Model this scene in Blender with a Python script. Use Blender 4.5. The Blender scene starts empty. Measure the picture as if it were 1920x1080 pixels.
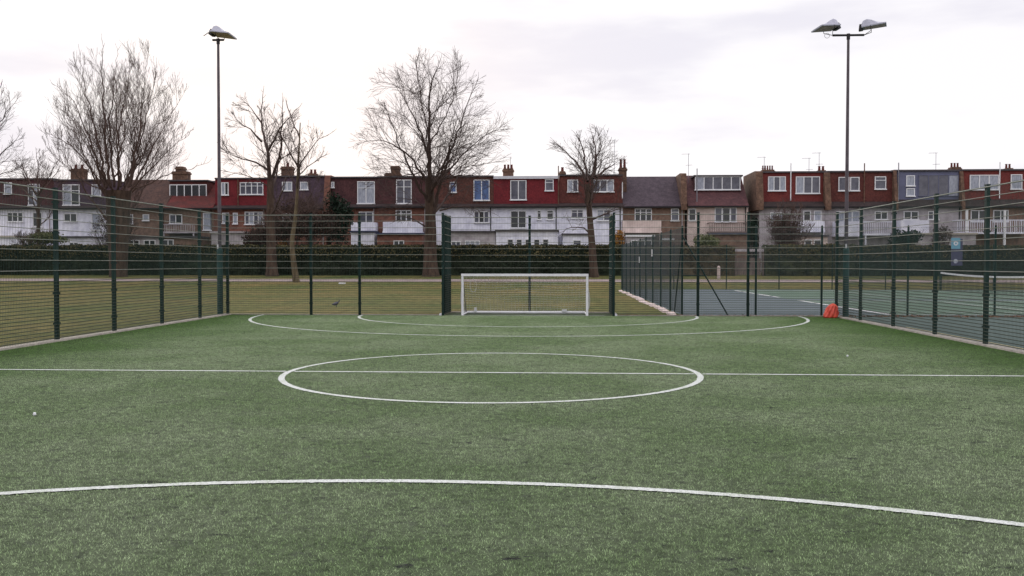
import bpy, math, random
import numpy as np
from mathutils import Vector, Matrix
R = math.radians
scene = bpy.context.scene
col = scene.collection

# ------------------------------------------------------------------ camera
F, YAW, PITCH, ROLL, H = 1768.0, 0.0513, -0.0263, 0.0005, 1.569
def cam_axes():
    fw = Vector((-math.sin(YAW)*math.cos(PITCH), math.cos(YAW)*math.cos(PITCH), math.sin(PITCH)))
    r0 = Vector((math.cos(YAW), math.sin(YAW), 0)); u0 = r0.cross(fw)
    r = r0*math.cos(ROLL)+u0*math.sin(ROLL); u = -r0*math.sin(ROLL)+u0*math.cos(ROLL)
    return r, u, fw
CR, CU, CF = cam_axes()
cd = bpy.data.cameras.new("camera"); cam = bpy.data.objects.new("camera", cd); col.objects.link(cam)
cd.sensor_width = 36; cd.lens = F/1920*36; cd.clip_end = 5000; cd.clip_start = 0.05
M = Matrix((CR, CU, -CF)).transposed().to_4x4(); M.translation = Vector((0, 0, H)); cam.matrix_world = M
scene.camera = cam
def P(x, y, Y):
    """world point of plane Y=const (metres) that the photo shows at (x, y)"""
    d = CF + CR*((x-960)/F) + CU*((540-y)/F)
    t = Y/d.y
    return Vector((d.x*t, Y, H+d.z*t))

# ------------------------------------------------------------------ world: overcast sky
SUN_EL, SUN_AZ = R(11), R(-16)            # azimuth from +Y towards +X
sun_dir = Vector((math.sin(SUN_AZ)*math.cos(SUN_EL), math.cos(SUN_AZ)*math.cos(SUN_EL), math.sin(SUN_EL)))
w = bpy.data.worlds.new("World"); scene.world = w; w.use_nodes = True
nt = w.node_tree; nt.nodes.clear()
def N(t, **k):
    n = nt.nodes.new(t)
    for a, b in k.items(): setattr(n, a, b)
    return n
L = nt.links.new
out = N('ShaderNodeOutputWorld'); bg = N('ShaderNodeBackground'); L(bg.outputs[0], out.inputs[0])
sky = N('ShaderNodeTexSky', sky_type='NISHITA'); sky.sun_disc = False
sky.sun_elevation = SUN_EL; sky.sun_rotation = SUN_AZ
skm = N('ShaderNodeVectorMath', operation='SCALE'); L(sky.outputs[0], skm.inputs[0]); skm.inputs['Scale'].default_value = 0.10
tc = N('ShaderNodeTexCoord'); sep = N('ShaderNodeSeparateXYZ'); L(tc.outputs['Generated'], sep.inputs[0])
mp = N('ShaderNodeMapping'); mp.inputs['Scale'].default_value = (1.6, 1.0, 7.0); mp.inputs['Location'].default_value = (0.35, 0.1, 0.75)
L(tc.outputs['Generated'], mp.inputs[0])
nz = N('ShaderNodeTexNoise'); nz.inputs['Scale'].default_value = 2.3; nz.inputs['Detail'].default_value = 5; nz.inputs['Roughness'].default_value = 0.5
L(mp.outputs[0], nz.inputs['Vector'])
cr = N('ShaderNodeValToRGB'); cr.color_ramp.interpolation = 'EASE'
cr.color_ramp.elements[0].position = 0.36; cr.color_ramp.elements[0].color = (0.885, 0.862, 0.94, 1)
cr.color_ramp.elements[1].position = 0.56; cr.color_ramp.elements[1].color = (1.04, 1.015, 1.045, 1)
L(nz.outputs['Fac'], cr.inputs[0])
# overcast luminance: brighter towards the zenith (above the picture)
mr = N('ShaderNodeMapRange'); mr.inputs['From Min'].default_value = 0.30; mr.inputs['From Max'].default_value = 0.95
mr.inputs['To Min'].default_value = 1.0; mr.inputs['To Max'].default_value = 2.1; mr.interpolation_type = 'SMOOTHSTEP'
L(sep.outputs['Z'], mr.inputs['Value'])
cm = N('ShaderNodeVectorMath', operation='SCALE'); L(cr.outputs[0], cm.inputs[0]); L(mr.outputs[0], cm.inputs['Scale'])
# warm thin cloud in front of the low sun
dt = N('ShaderNodeVectorMath', operation='DOT_PRODUCT'); L(tc.outputs['Generated'], dt.inputs[0]); dt.inputs[1].default_value = sun_dir
pw = N('ShaderNodeMath', operation='POWER', use_clamp=True); L(dt.outputs['Value'], pw.inputs[0]); pw.inputs[1].default_value = 60
gl = N('ShaderNodeVectorMath', operation='SCALE'); gl.inputs[0].default_value = (0.16, 0.10, 0.02); L(pw.outputs[0], gl.inputs['Scale'])
ad = N('ShaderNodeVectorMath', operation='ADD'); L(cm.outputs[0], ad.inputs[0]); L(gl.outputs[0], ad.inputs[1])
mx = N('ShaderNodeMix', data_type='RGBA'); mx.inputs['Factor'].default_value = 0.04
L(ad.outputs[0], mx.inputs['A']); L(skm.outputs[0], mx.inputs['B']); L(mx.outputs['Result'], bg.inputs['Color'])
bg.inputs['Strength'].default_value = 1.0
sl = bpy.data.lights.new("sun", 'SUN'); sl.energy = 0.5; sl.angle = R(14); sl.color = (1, 0.93, 0.82)
so = bpy.data.objects.new("sun", sl); col.objects.link(so); so.rotation_euler = sun_dir.to_track_quat('Z', 'Y').to_euler()
scene.view_settings.view_transform = 'Standard'; scene.view_settings.look = 'None'
scene.view_settings.gamma = 1; scene.view_settings.exposure = 0.0
scene.render.engine = 'CYCLES'
scene.cycles.max_bounces = 6

# ------------------------------------------------------------------ helpers
ORG = {}
def tag(o, label=None, cat=None, group=None, kind=None):
    if label: o['label'] = label
    if cat: o['category'] = cat
    if group: o['group'] = group
    if kind: o['kind'] = kind
    return o
def thing(name, loc, label, cat, group=None):
    o = bpy.data.objects.new(name, None); col.objects.link(o); o.location = loc; o.empty_display_size = 0.2
    ORG[o.name] = Vector(loc)
    return tag(o, label, cat, group)
def link_mesh(name, me, m, parent=None, loc=None):
    o = bpy.data.objects.new(name, me); col.objects.link(o)
    if m: me.materials.append(m)
    if parent is not None:
        o.parent = parent; ORG[o.name] = ORG[parent.name]
    else:
        ORG[o.name] = Vector(loc) if loc else Vector((0, 0, 0)); o.location = ORG[o.name]
    return o
class MB:
    def __init__(s): s.v = []; s.f = []
    def quad(s, a, b, c, d):
        i = len(s.v); s.v += [a, b, c, d]; s.f.append((i, i+1, i+2, i+3)); return s
    def box(s, x0, x1, y0, y1, z0, z1):
        i = len(s.v)
        s.v += [(x, y, z) for z in (z0, z1) for (x, y) in ((x0, y0), (x1, y0), (x1, y1), (x0, y1))]
        for f in ((3, 2, 1, 0), (4, 5, 6, 7), (0, 1, 5, 4), (1, 2, 6, 5), (2, 3, 7, 6), (3, 0, 4, 7)): s.f.append(tuple(i+k for k in f))
        return s
    def hull8(s, lo, hi):
        """lo, hi: four corners each, same winding (counter-clockwise from above)"""
        i = len(s.v); s.v += [tuple(p) for p in lo]+[tuple(p) for p in hi]
        for f in ((3, 2, 1, 0), (4, 5, 6, 7), (0, 1, 5, 4), (1, 2, 6, 5), (2, 3, 7, 6), (3, 0, 4, 7)): s.f.append(tuple(i+k for k in f))
        return s
    def bar(s, a, b, r, n=6, r2=None):
        a = Vector(a); b = Vector(b); d = (b-a).normalized(); r2 = r if r2 is None else r2
        u = d.cross(Vector((0, 0, 1)) if abs(d.z) < .9 else Vector((1, 0, 0))).normalized(); w_ = d.cross(u)
        i = len(s.v)
        for p, q in ((a, r), (b, r2)):
            for k in range(n):
                t = 2*math.pi*(k+.5)/n; s.v.append(tuple(p+u*math.cos(t)*q+w_*math.sin(t)*q))
        for k in range(n): s.f.append((i+k, i+(k+1) % n, i+n+(k+1) % n, i+n+k))
        s.f.append(tuple(i+n-1-k for k in range(n))); s.f.append(tuple(i+n+k for k in range(n)))
        return s
    def build(s, name, m, parent=None, loc=None, smooth=False, label=None):
        o_ = ORG[parent.name] if parent is not None else (Vector(loc) if loc else Vector((0, 0, 0)))
        me = bpy.data.meshes.new(name)
        me.from_pydata([(p[0]-o_.x, p[1]-o_.y, p[2]-o_.z) for p in s.v], [], s.f)
        me.update()
        if smooth: me.polygons.foreach_set('use_smooth', [True]*len(me.polygons))
        o = link_mesh(name, me, m, parent, loc)
        if label: o['label'] = label
        return o
def np_mesh(name, V, Fc, m, parent=None, loc=None, smooth=False):
    """V (n,3), Fc (k,3|4) numpy; fast"""
    o_ = ORG[parent.name] if parent is not None else (Vector(loc) if loc else Vector((0, 0, 0)))
    V = np.asarray(V, np.float32)-np.array(o_, np.float32)
    me = bpy.data.meshes.new(name); k = Fc.shape[1]
    me.vertices.add(len(V)); me.vertices.foreach_set('co', V.ravel())
    me.loops.add(Fc.size); me.loops.foreach_set('vertex_index', Fc.astype(np.int32).ravel())
    me.polygons.add(len(Fc)); me.polygons.foreach_set('loop_start', np.arange(0, Fc.size, k, dtype=np.int32))
    me.polygons.foreach_set('loop_total', np.full(len(Fc), k, np.int32))
    if smooth: me.polygons.foreach_set('use_smooth', np.ones(len(Fc), bool))
    me.update(calc_edges=True); me.validate()
    return link_mesh(name, me, m, parent, loc)

# ------------------------------------------------------------------ materials
def lin(c): return tuple(((x/255)/12.92 if x/255 <= .04045 else ((x/255+.055)/1.055)**2.4) for x in c)
def mat(name, c, rough=.8, var=.25, scale=3.0, c2=None, metal=0, bump=0, bscale=40, stretch=(1, 1, 1), spec=.3, detail=6, bands=None, fine=None):
    """c, c2 are albedo as sRGB 0..255; noise mixes c with c2 (or c darkened by var)"""
    m = bpy.data.materials.new(name); m.use_nodes = True; t = m.node_tree; b = t.nodes['Principled BSDF']
    c = lin(c); c2 = lin(c2) if c2 else tuple(x*(1-var) for x in c)
    tcn = t.nodes.new('ShaderNodeTexCoord'); mpn = t.nodes.new('ShaderNodeMapping'); mpn.inputs['Scale'].default_value = stretch
    t.links.new(tcn.outputs['Object'], mpn.inputs[0])
    n = t.nodes.new('ShaderNodeTexNoise'); n.inputs['Scale'].default_value = scale; n.inputs['Detail'].default_value = detail; n.inputs['Roughness'].default_value = .65
    t.links.new(mpn.outputs[0], n.inputs['Vector'])
    r = t.nodes.new('ShaderNodeValToRGB'); r.color_ramp.elements[0].position = .35; r.color_ramp.elements[1].position = .65
    r.color_ramp.elements[0].color = (*c2, 1); r.color_ramp.elements[1].color = (*c, 1)
    t.links.new(n.outputs['Fac'], r.inputs[0]); last = r.outputs[0]
    if bands:                                    # courses of tiles / bricks / boards: (rows per metre, darkness)
        bt = t.nodes.new('ShaderNodeTexBrick'); bt.inputs['Scale'].default_value = bands[0]
        bt.inputs['Color1'].default_value = (1, 1, 1, 1); bt.inputs['Color2'].default_value = (1-bands[1],)*3+(1,); bt.inputs['Mortar'].default_value = (1-bands[1]*1.3,)*3+(1,)
        bt.inputs['Mortar Size'].default_value = .03
        rot = t.nodes.new('ShaderNodeCombineXYZ'); sp = t.nodes.new('ShaderNodeSeparateXYZ'); t.links.new(tcn.outputs['Object'], sp.inputs[0])
        a_ = t.nodes.new('ShaderNodeMath'); a_.operation = 'ADD'; t.links.new(sp.outputs['X'], a_.inputs[0]); t.links.new(sp.outputs['Y'], a_.inputs[1])
        t.links.new(a_.outputs[0], rot.inputs['X']); t.links.new(sp.outputs['Z'], rot.inputs['Y']); t.links.new(rot.outputs[0], bt.inputs['Vector'])
        mm = t.nodes.new('ShaderNodeMix'); mm.data_type = 'RGBA'; mm.blend_type = 'MULTIPLY'; mm.inputs['Factor'].default_value = 1
        t.links.new(last, mm.inputs['A']); t.links.new(bt.outputs['Color'], mm.inputs['B']); last = mm.outputs['Result']
    if fine:                                     # (scale, amount) small-scale speckle
        n3 = t.nodes.new('ShaderNodeTexNoise'); n3.inputs['Scale'].default_value = fine[0]; n3.inputs['Detail'].default_value = 3
        t.links.new(tcn.outputs['Object'], n3.inputs['Vector'])
        r3 = t.nodes.new('ShaderNodeMapRange'); r3.inputs['From Min'].default_value = .3; r3.inputs['From Max'].default_value = .7
        r3.inputs['To Min'].default_value = 1-fine[1]; r3.inputs['To Max'].default_value = 1+fine[1]*.6; t.links.new(n3.outputs['Fac'], r3.inputs['Value'])
        m3 = t.nodes.new('ShaderNodeVectorMath'); m3.operation = 'SCALE'; t.links.new(last, m3.inputs[0]); t.links.new(r3.outputs[0], m3.inputs['Scale']); last = m3.outputs[0]
    t.links.new(last, b.inputs['Base Color'])
    b.inputs['Roughness'].default_value = rough; b.inputs['Metallic'].default_value = metal; b.inputs['Specular IOR Level'].default_value = spec
    if bump:
        n2 = t.nodes.new('ShaderNodeTexNoise'); n2.inputs['Scale'].default_value = bscale; n2.inputs['Detail'].default_value = 4
        t.links.new(tcn.outputs['Object'], n2.inputs['Vector'])
        bp = t.nodes.new('ShaderNodeBump'); bp.inputs['Strength'].default_value = bump; bp.inputs['Distance'].default_value = .03
        t.links.new(n2.outputs['Fac'], bp.inputs['Height']); t.links.new(bp.outputs[0], b.inputs['Normal'])
    return m
m_green = mat('green_paint', (14, 44, 40), .5, .3, 6, spec=.25)
m_wire = mat('green_wire', (30, 62, 55), .5, .3, 3, spec=.5)
m_rail = mat('worn_wire', (136, 136, 126), .5, .35, 5, spec=.4, c2=(98, 106, 96))
m_lrail = mat('dark_rail', (52, 62, 50), .6, .3, 5, spec=.2)
m_link = mat('chain_wire', (52, 64, 68), .5, .3, 3, spec=.4)
m_galv = mat('galvanised_steel', (150, 150, 158), .4, .3, 8, metal=.6)
m_lglass = mat('lamp_front_glass', (206, 184, 184), .6, .3, 9, c2=(164, 146, 146))
m_lamp = mat('lamp_housing', (176, 176, 190), .5, .2, 8)
m_pole = mat('lamp_post_paint', (92, 84, 90), .45, .35, 4, metal=.3)
m_polelow = mat('lamp_post_green', (40, 72, 70), .5, .35, 4)
m_dark = mat('dark_metal', (42, 38, 42), .5, .3, 6)
m_white = mat('white_paint', (222, 222, 226), .4, .12, 5, spec=.5)
m_net = mat('net_cord', (205, 205, 205), .8, .15, 8)
m_conc = mat('concrete', (186, 178, 168), .9, .35, 6, bump=.3)
m_slabs = mat('pale_concrete', (214, 196, 190), .9, .35, 5, bump=.4)
m_tarmac = mat('court_tarmac', (86, 95, 98), .9, .15, .8, c2=(74, 85, 88), fine=(30, .2))
m_tarmac2 = mat('yard_tarmac', (76, 90, 86), .9, .2, .8, c2=(64, 78, 74), fine=(30, .2))
m_court = mat('court_green', (86, 106, 90), .9, .2, .7, c2=(74, 94, 78), fine=(25, .15))
m_line = mat('line_paint', (225, 225, 225), .8, .15, 3)
m_yellow = mat('faded_yellow_paint', (198, 186, 140), .8, .3, 3)
m_path = mat('path_tarmac', (150, 134, 132), .9, .2, 1.0, c2=(126, 114, 108), fine=(4, .15))
m_bark = mat('bark', (84, 68, 58), .95, .4, 4, c2=(52, 40, 34), stretch=(1, 1, .25), bump=.5, bscale=14)
m_barkg = mat('bark_green', (104, 92, 72), .95, .4, 4, c2=(68, 56, 42), stretch=(1, 1, .25), bump=.5, bscale=14)
m_twig = mat('twigs', (80, 66, 62), .95, .3, 3)
m_twigp = mat('reddish_twigs', (90, 72, 66), .95, .3, 3)
m_glass = mat('dark_glass', (30, 32, 38), .12, .4, 1.2, spec=.6)
m_gglass = mat('grey_glass', (92, 92, 104), .2, .35, 1.5, c2=(62, 62, 76), spec=.6)
m_curt = mat('net_curtain', (172, 176, 188), .6, .3, 2.5, c2=(128, 132, 146), stretch=(6, 1, 1))
m_blue = mat('blue_curtain', (92, 114, 158), .6, .3, 2.5, c2=(66, 84, 122))
m_black = mat('black_plastic', (28, 26, 30), .6, .3, 5)
m_slate = mat('slate', (78, 66, 74), .85, .3, 2, c2=(60, 50, 58), bands=(5, .2), fine=(7, .25))
m_slated = mat('dark_roof_tile', (66, 54, 54), .85, .3, 2, c2=(46, 38, 38), bands=(5, .2), fine=(7, .25))
m_red = mat('red_tile', (124, 42, 48), .85, .3, 1.5, c2=(104, 34, 42), bands=(5, .18), fine=(6, .2))
m_redb = mat('red_brown_tile', (108, 60, 54), .85, .3, 1.5, c2=(88, 46, 44), bands=(5, .22), fine=(6, .25))
m_rust = mat('rust_tile', (106, 66, 58), .85, .3, 1.5, c2=(80, 50, 46), bands=(5, .22), fine=(6, .3))
m_rustd = mat('old_brown_tile', (84, 60, 52), .9, .3, 1.5, c2=(64, 46, 42), bands=(5, .22), fine=(6, .3))
m_oxide = mat('oxide_tile', (100, 44, 42), .9, .3, 1.2, c2=(76, 42, 40), bands=(5, .2), fine=(6, .25))
m_maroon = mat('maroon_tile', (92, 58, 60), .85, .3, 1.5, c2=(70, 44, 48), bands=(5, .22), fine=(6, .25))
m_purple = mat('purple_slate', (96, 78, 92), .85, .3, 1.5, c2=(72, 58, 70), bands=(5, .2), fine=(6, .2))
m_oran = mat('orange_tile', (122, 58, 54), .85, .3, 1.5, c2=(108, 46, 46), bands=(5, .2), fine=(6, .2))
m_bluec = mat('blue_grey_cladding', (106, 108, 134), .7, .2, 1, bands=(3, .1))
m_brick = mat('brown_brick', (142, 116, 102), .9, .3, 2, c2=(112, 90, 80), bands=(9, .22), fine=(5, .2))
m_brickr = mat('red_brick', (138, 94, 80), .9, .3, 2, c2=(104, 70, 62), bands=(9, .22), fine=(5, .2))
m_brickp = mat('party_brick', (128, 100, 84), .9, .4, 3, c2=(88, 66, 56), bands=(9, .25), fine=(5, .3))
m_rend = mat('white_render', (234, 234, 244), .85, .12, 1, c2=(204, 204, 220), fine=(2, .06))
m_rendg = mat('grey_render', (178, 172, 176), .9, .2, 1, c2=(148, 140, 144), fine=(2, .1))
m_cream = mat('cream_render', (206, 188, 182), .9, .2, 1, c2=(184, 166, 160), fine=(2, .08))
m_felt = mat('roof_felt', (84, 80, 84), .95, .3, 2)
m_navy = mat('navy_felt', (62, 64, 86), .9, .3, 2)
m_facia = mat('pale_fascia', (200, 200, 208), .6, .1, 2)
m_pot = mat('terracotta', (98, 48, 44), .85, .3, 6)
m_wood = mat('weathered_wood', (126, 112, 106), .9, .35, 3, c2=(92, 80, 76), stretch=(6, 6, .5))
m_hedge = mat('hedge_leaves', (54, 62, 48), .9, .5, .6, c2=(40, 44, 36), fine=(3, .35), spec=.08)
m_hedgeb = mat('brown_hedge', (104, 92, 72), .9, .4, 1.2, c2=(66, 62, 50), fine=(3, .3), spec=.1)
m_hedgec = mat('olive_hedge', (78, 82, 58), .9, .4, 1.2, c2=(46, 52, 42), fine=(3, .3), spec=.1)
m_topleaf = mat('olive_brown_leaves', (112, 102, 72), .9, .4, 1.2, c2=(78, 76, 52), fine=(3, .3), spec=.1)
m_ever = mat('evergreen', (44, 58, 46), .9, .4, 1.5, c2=(28, 38, 32), spec=.1)
m_dead = mat('dead_leaves', (82, 66, 58), .9, .4, 1.5, c2=(52, 42, 40), spec=.1)
m_olive = mat('olive_leaves', (118, 122, 84), .9, .4, 1.5, c2=(82, 88, 60), spec=.1)
m_amber = mat('amber_leaves', (176, 128, 58), .9, .4, 1.5, c2=(132, 92, 50), spec=.1)
m_leaf = mat('litter_leaves', (138, 106, 82), .9, .4, 3, c2=(96, 70, 58))

# ------------------------------------------------------------------ ground
def gz(Y):
    pts = [(-1e4, 0), (57, 0), (72, .61), (88, .7), (1e4, .7)]
    for (a, za), (b, zb) in zip(pts, pts[1:]):
        if Y <= b: return za+(zb-za)*(Y-a)/(b-a)
    return .7
def sheet(name, x0, x1, ys, dz, m, kind='structure'):
    mb = MB()
    for a, b in zip(ys, ys[1:]):
        mb.quad((x0, a, gz(a)+dz), (x1, a, gz(a)+dz), (x1, b, gz(b)+dz), (x0, b, gz(b)+dz))
    o = mb.build(name, m); o['kind'] = kind; return o
def lawn_mat():
    m = mat('lawn', (110, 98, 60), .95, .3, .22, c2=(74, 84, 44), detail=10, bump=.8, bscale=9, stretch=(1, .6, 1), fine=(3.5, .5), spec=.1)
    return m
m_lawn = lawn_mat()
sheet('lawn', -1500, 1500, [-200, 57, 60, 63, 66, 69, 72, 80, 88, 3000], 0, m_lawn)
sheet('park_path', -140, 140, [64.1, 65.5, 67.0], .02, m_path)
# turf
XL, XR, YB, XC, YH = -10.0, 8.03, 27.9, -0.967, 13.3
YN = 2*YH-YB
WORN, MID, FRESH = (164, 182, 142), (138, 162, 114), (104, 138, 74)
def turf_nodes(name, white=False, base=False):
    m = bpy.data.materials.new(name); m.use_nodes = True; t = m.node_tree; b = t.nodes['Principled BSDF']; lk = t.links.new
    g = t.nodes.new('ShaderNodeNewGeometry'); sp = t.nodes.new('ShaderNodeSeparateXYZ'); lk(g.outputs['Position'], sp.inputs[0])
    def noise(s, d=4, r=.6, st=(1, 1, 1)):
        mpn = t.nodes.new('ShaderNodeMapping'); mpn.inputs['Scale'].default_value = st; lk(g.outputs['Position'], mpn.inputs[0])
        n = t.nodes.new('ShaderNodeTexNoise'); n.inputs['Scale'].default_value = s; n.inputs['Detail'].default_value = d; n.inputs['Roughness'].default_value = r
        lk(mpn.outputs[0], n.inputs['Vector']); return n.outputs['Fac']
    def mrange(v, a, b_, c, d, sm=True):
        n = t.nodes.new('ShaderNodeMapRange'); n.interpolation_type = 'SMOOTHSTEP' if sm else 'LINEAR'
        for k, q in zip(('From Min', 'From Max', 'To Min', 'To Max'), (a, b_, c, d)): n.inputs[k].default_value = q
        lk(v, n.inputs['Value']); return n.outputs[0]
    def mix(f, a, b_, mode='MIX'):
        n = t.nodes.new('ShaderNodeMix'); n.data_type = 'RGBA'; n.blend_type = mode
        if isinstance(f, float): n.inputs['Factor'].default_value = f
        else: lk(f, n.inputs['Factor'])
        for s, q in (('A', a), ('B', b_)):
            if isinstance(q, tuple): n.inputs[s].default_value = (*q, 1)
            else: lk(q, n.inputs[s])
        return n.outputs['Result']
    def math_(op, a, b_):
        n = t.nodes.new('ShaderNodeMath'); n.operation = op
        for i, q in enumerate((a, b_)):
            if isinstance(q, float): n.inputs[i].default_value = q
            else: lk(q, n.inputs[i])
        return n.outputs[0]
    if white:
        c = mix(mrange(noise(60, 3), .35, .65, 0, 1), lin((160, 164, 160)), lin((204, 206, 204)))
        c = mix(mrange(noise(3.5, 5, .7), .45, .7, 0, .4), c, lin((140, 150, 125)))
        lk(c, b.inputs['Base Color']); b.inputs['Roughness'].default_value = .8; b.inputs['Specular IOR Level'].default_value = .2
        return m
    ax = math_('ABSOLUTE', math_('ADD', sp.outputs['X'], -XC), 0.0)
    wob = math_('MULTIPLY', math_('SUBTRACT', noise(.5, 3), .5), 2.4)
    edge = mrange(math_('ADD', ax, wob), 5.6, 9.2, 0, 1)
    worn = lin(WORN); fresh = lin(FRESH); mid = lin(MID)
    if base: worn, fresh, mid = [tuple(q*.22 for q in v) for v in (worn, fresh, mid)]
    c = mix(mrange(noise(.45, 5), .35, .65, 0, 1), mid, worn)
    c = mix(edge, c, fresh)
    c = mix(mrange(noise(2.2, 6, .7), .52, .72, 0, .35), c, lin((84, 106, 66)) if not base else lin((50, 60, 42)))
    c = mix(mrange(noise(6.0, 6, .75, (1, 1.4, 1)), .52, .70, 0, .6), c, lin((58, 62, 56)))    # rubber crumb showing
    c = mix(mrange(noise(2.9, 7, .8, (1, 2.2, 1)), .595, .64, 0, .92), c, lin((36, 38, 38)))   # dark crumb drifts
    sp1 = mrange(noise(14, 6, .9), .36, .64, .46, 1.42, False)
    vs = t.nodes.new('ShaderNodeVectorMath'); vs.operation = 'SCALE'; lk(c, vs.inputs[0]); lk(sp1, vs.inputs['Scale'])
    lk(vs.outputs[0], b.inputs['Base Color'])
    b.inputs['Roughness'].default_value = .9; b.inputs['Specular IOR Level'].default_value = .15
    if not base: return m
    bp = t.nodes.new('ShaderNodeBump'); bp.inputs['Strength'].default_value = .8; bp.inputs['Distance'].default_value = .02
    lk(noise(45, 4, .7), bp.inputs['Height']); lk(bp.outputs[0], b.inputs['Normal'])
    return m
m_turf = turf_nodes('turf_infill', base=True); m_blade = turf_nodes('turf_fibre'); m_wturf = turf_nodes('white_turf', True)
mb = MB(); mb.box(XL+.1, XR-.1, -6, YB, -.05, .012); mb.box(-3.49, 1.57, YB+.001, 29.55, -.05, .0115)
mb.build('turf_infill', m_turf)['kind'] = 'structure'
# pile of the turf: one 2 m tile of fibres, repeated over the pitch by geometry nodes
rng = np.random.default_rng(5); S_ = (XR-XL-.2)/9; n = int(S_*S_*5000)
bx_, by_ = rng.uniform(-S_/2, S_/2, (2, n)); hh = rng.uniform(.007, .0155, n)*(1+.25*np.sin(bx_*9)*np.sin(by_*7)); an = rng.uniform(0, 2*np.pi, n); wd = rng.uniform(.0012, .0025, n)
le = rng.normal(size=(2, n))*.006
V = np.stack([np.c_[bx_-np.cos(an)*wd, by_-np.sin(an)*wd, hh*0], np.c_[bx_+np.cos(an)*wd, by_+np.sin(an)*wd, hh*0], np.c_[bx_+le[0], by_+le[1], hh]], 1).reshape(-1, 3)
tf = np_mesh('artificial_turf', V, np.arange(3*n).reshape(n, 3), m_blade); tf['kind'] = 'structure'
ng = bpy.data.node_groups.new('tile_the_pile', 'GeometryNodeTree')
ng.interface.new_socket('Geometry', in_out='INPUT', socket_type='NodeSocketGeometry'); ng.interface.new_socket('Geometry', in_out='OUTPUT', socket_type='NodeSocketGeometry')
gi = ng.nodes.new('NodeGroupInput'); go = ng.nodes.new('NodeGroupOutput'); gr = ng.nodes.new('GeometryNodeMeshGrid')
nX, nY = 9, 13; sx = sy = S_
gr.inputs['Size X'].default_value = sx*(nX-1); gr.inputs['Size Y'].default_value = sy*(nY-1); gr.inputs['Vertices X'].default_value = nX; gr.inputs['Vertices Y'].default_value = nY
tr = ng.nodes.new('GeometryNodeTransform'); tr.inputs['Translation'].default_value = ((XL+XR)/2, YB-sy*nY/2, .012)
ip = ng.nodes.new('GeometryNodeInstanceOnPoints'); rv = ng.nodes.new('FunctionNodeRandomValue'); rv.data_type = 'INT'
rv.inputs[4].default_value = 0; rv.inputs[5].default_value = 3
mu = ng.nodes.new('ShaderNodeMath'); mu.operation = 'MULTIPLY'; mu.inputs[1].default_value = math.pi/2; cx_ = ng.nodes.new('ShaderNodeCombineXYZ')
gl_ = ng.links.new; gl_(rv.outputs[2], mu.inputs[0]); gl_(mu.outputs[0], cx_.inputs['Z']); gl_(gr.outputs['Mesh'], tr.inputs['Geometry']); gl_(tr.outputs[0], ip.inputs['Points'])
gl_(gi.outputs[0], ip.inputs['Instance']); gl_(cx_.outputs[0], ip.inputs['Rotation']); gl_(ip.outputs[0], go.inputs[0])
tf.modifiers.new('tiles', 'NODES').node_group = ng
Z1 = .0195; LW = .085
jit = random.Random(12)
def arc(cx, cy, r, a0, a1, n=0):
    mb = MB(); pts = []; n = int(abs(a1-a0)*r/.022)
    for k in range(n+1):
        a = a0+(a1-a0)*k/n; pts.append([(cx+q*math.cos(a), cy+q*math.sin(a), Z1) for q in (r-LW/2+jit.gauss(0, .0035), r+LW/2+jit.gauss(0, .0035))])
    for p, q in zip(pts, pts[1:]): mb.quad(p[0], p[1], q[1], q[0])
    return mb
def marking(mb): mb.build('pitch_marking', m_wturf)['kind'] = 'structure'
marking(arc(XC, YH, 2.9, 0, 2*math.pi, 200))
marking(arc(XC, YB, 7.93, math.pi, 2*math.pi))
marking(arc(XC, YB-.02, 4.93, math.pi, 2*math.pi))
marking(arc(XC, YN, 7.93, 0, math.pi)); 
mb = MB(); z2 = .023
for a, b in ((XL+.1, XC-2.96), (XC-2.84, XC+2.84), (XC+2.96, XR-.1)):
    k = int((b-a)/.025); ee = [(a+(b-a)*i/k, YH-LW/2+jit.gauss(0, .0035), YH+LW/2+jit.gauss(0, .0035)) for i in range(k+1)]
    for p, q in zip(ee, ee[1:]): mb.quad((p[0], p[1], Z1), (q[0], q[1], Z1), (q[0], q[2], Z1), (p[0], p[2], Z1))
marking(mb)
mb = MB(); mb.quad((-3.2, YB-.08, z2), (1.3, YB-.08, z2), (1.3, YB-.01, z2), (-3.2, YB-.01, z2)); marking(mb)
# kerbs
mb = MB(); mb.box(XL-.1, XL+.1, -6, YB, -.05, .05); mb.build('kerb', m_conc)['kind'] = 'structure'
mb = MB(); mb.box(XR-.1, XR+.1, -6, YB, -.05, .05); mb.build('kerb', m_conc)['kind'] = 'structure'
mb = MB(); mb.box(XL-.12, -3.50, YB+.001, YB+.1, -.05, .04); mb.box(1.58, XR+.12, YB+.001, YB+.1, -.05, .04)
mb.box(-3.62, -3.495, YB+.1, 29.7, -.05, .04); mb.box(1.575, 1.70, YB+.1, 29.7, -.05, .04); mb.box(-3.62, 1.70, 29.56, 29.70, -.05, .042)
mb.build('kerb', m_conc)['kind'] = 'structure'
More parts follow.
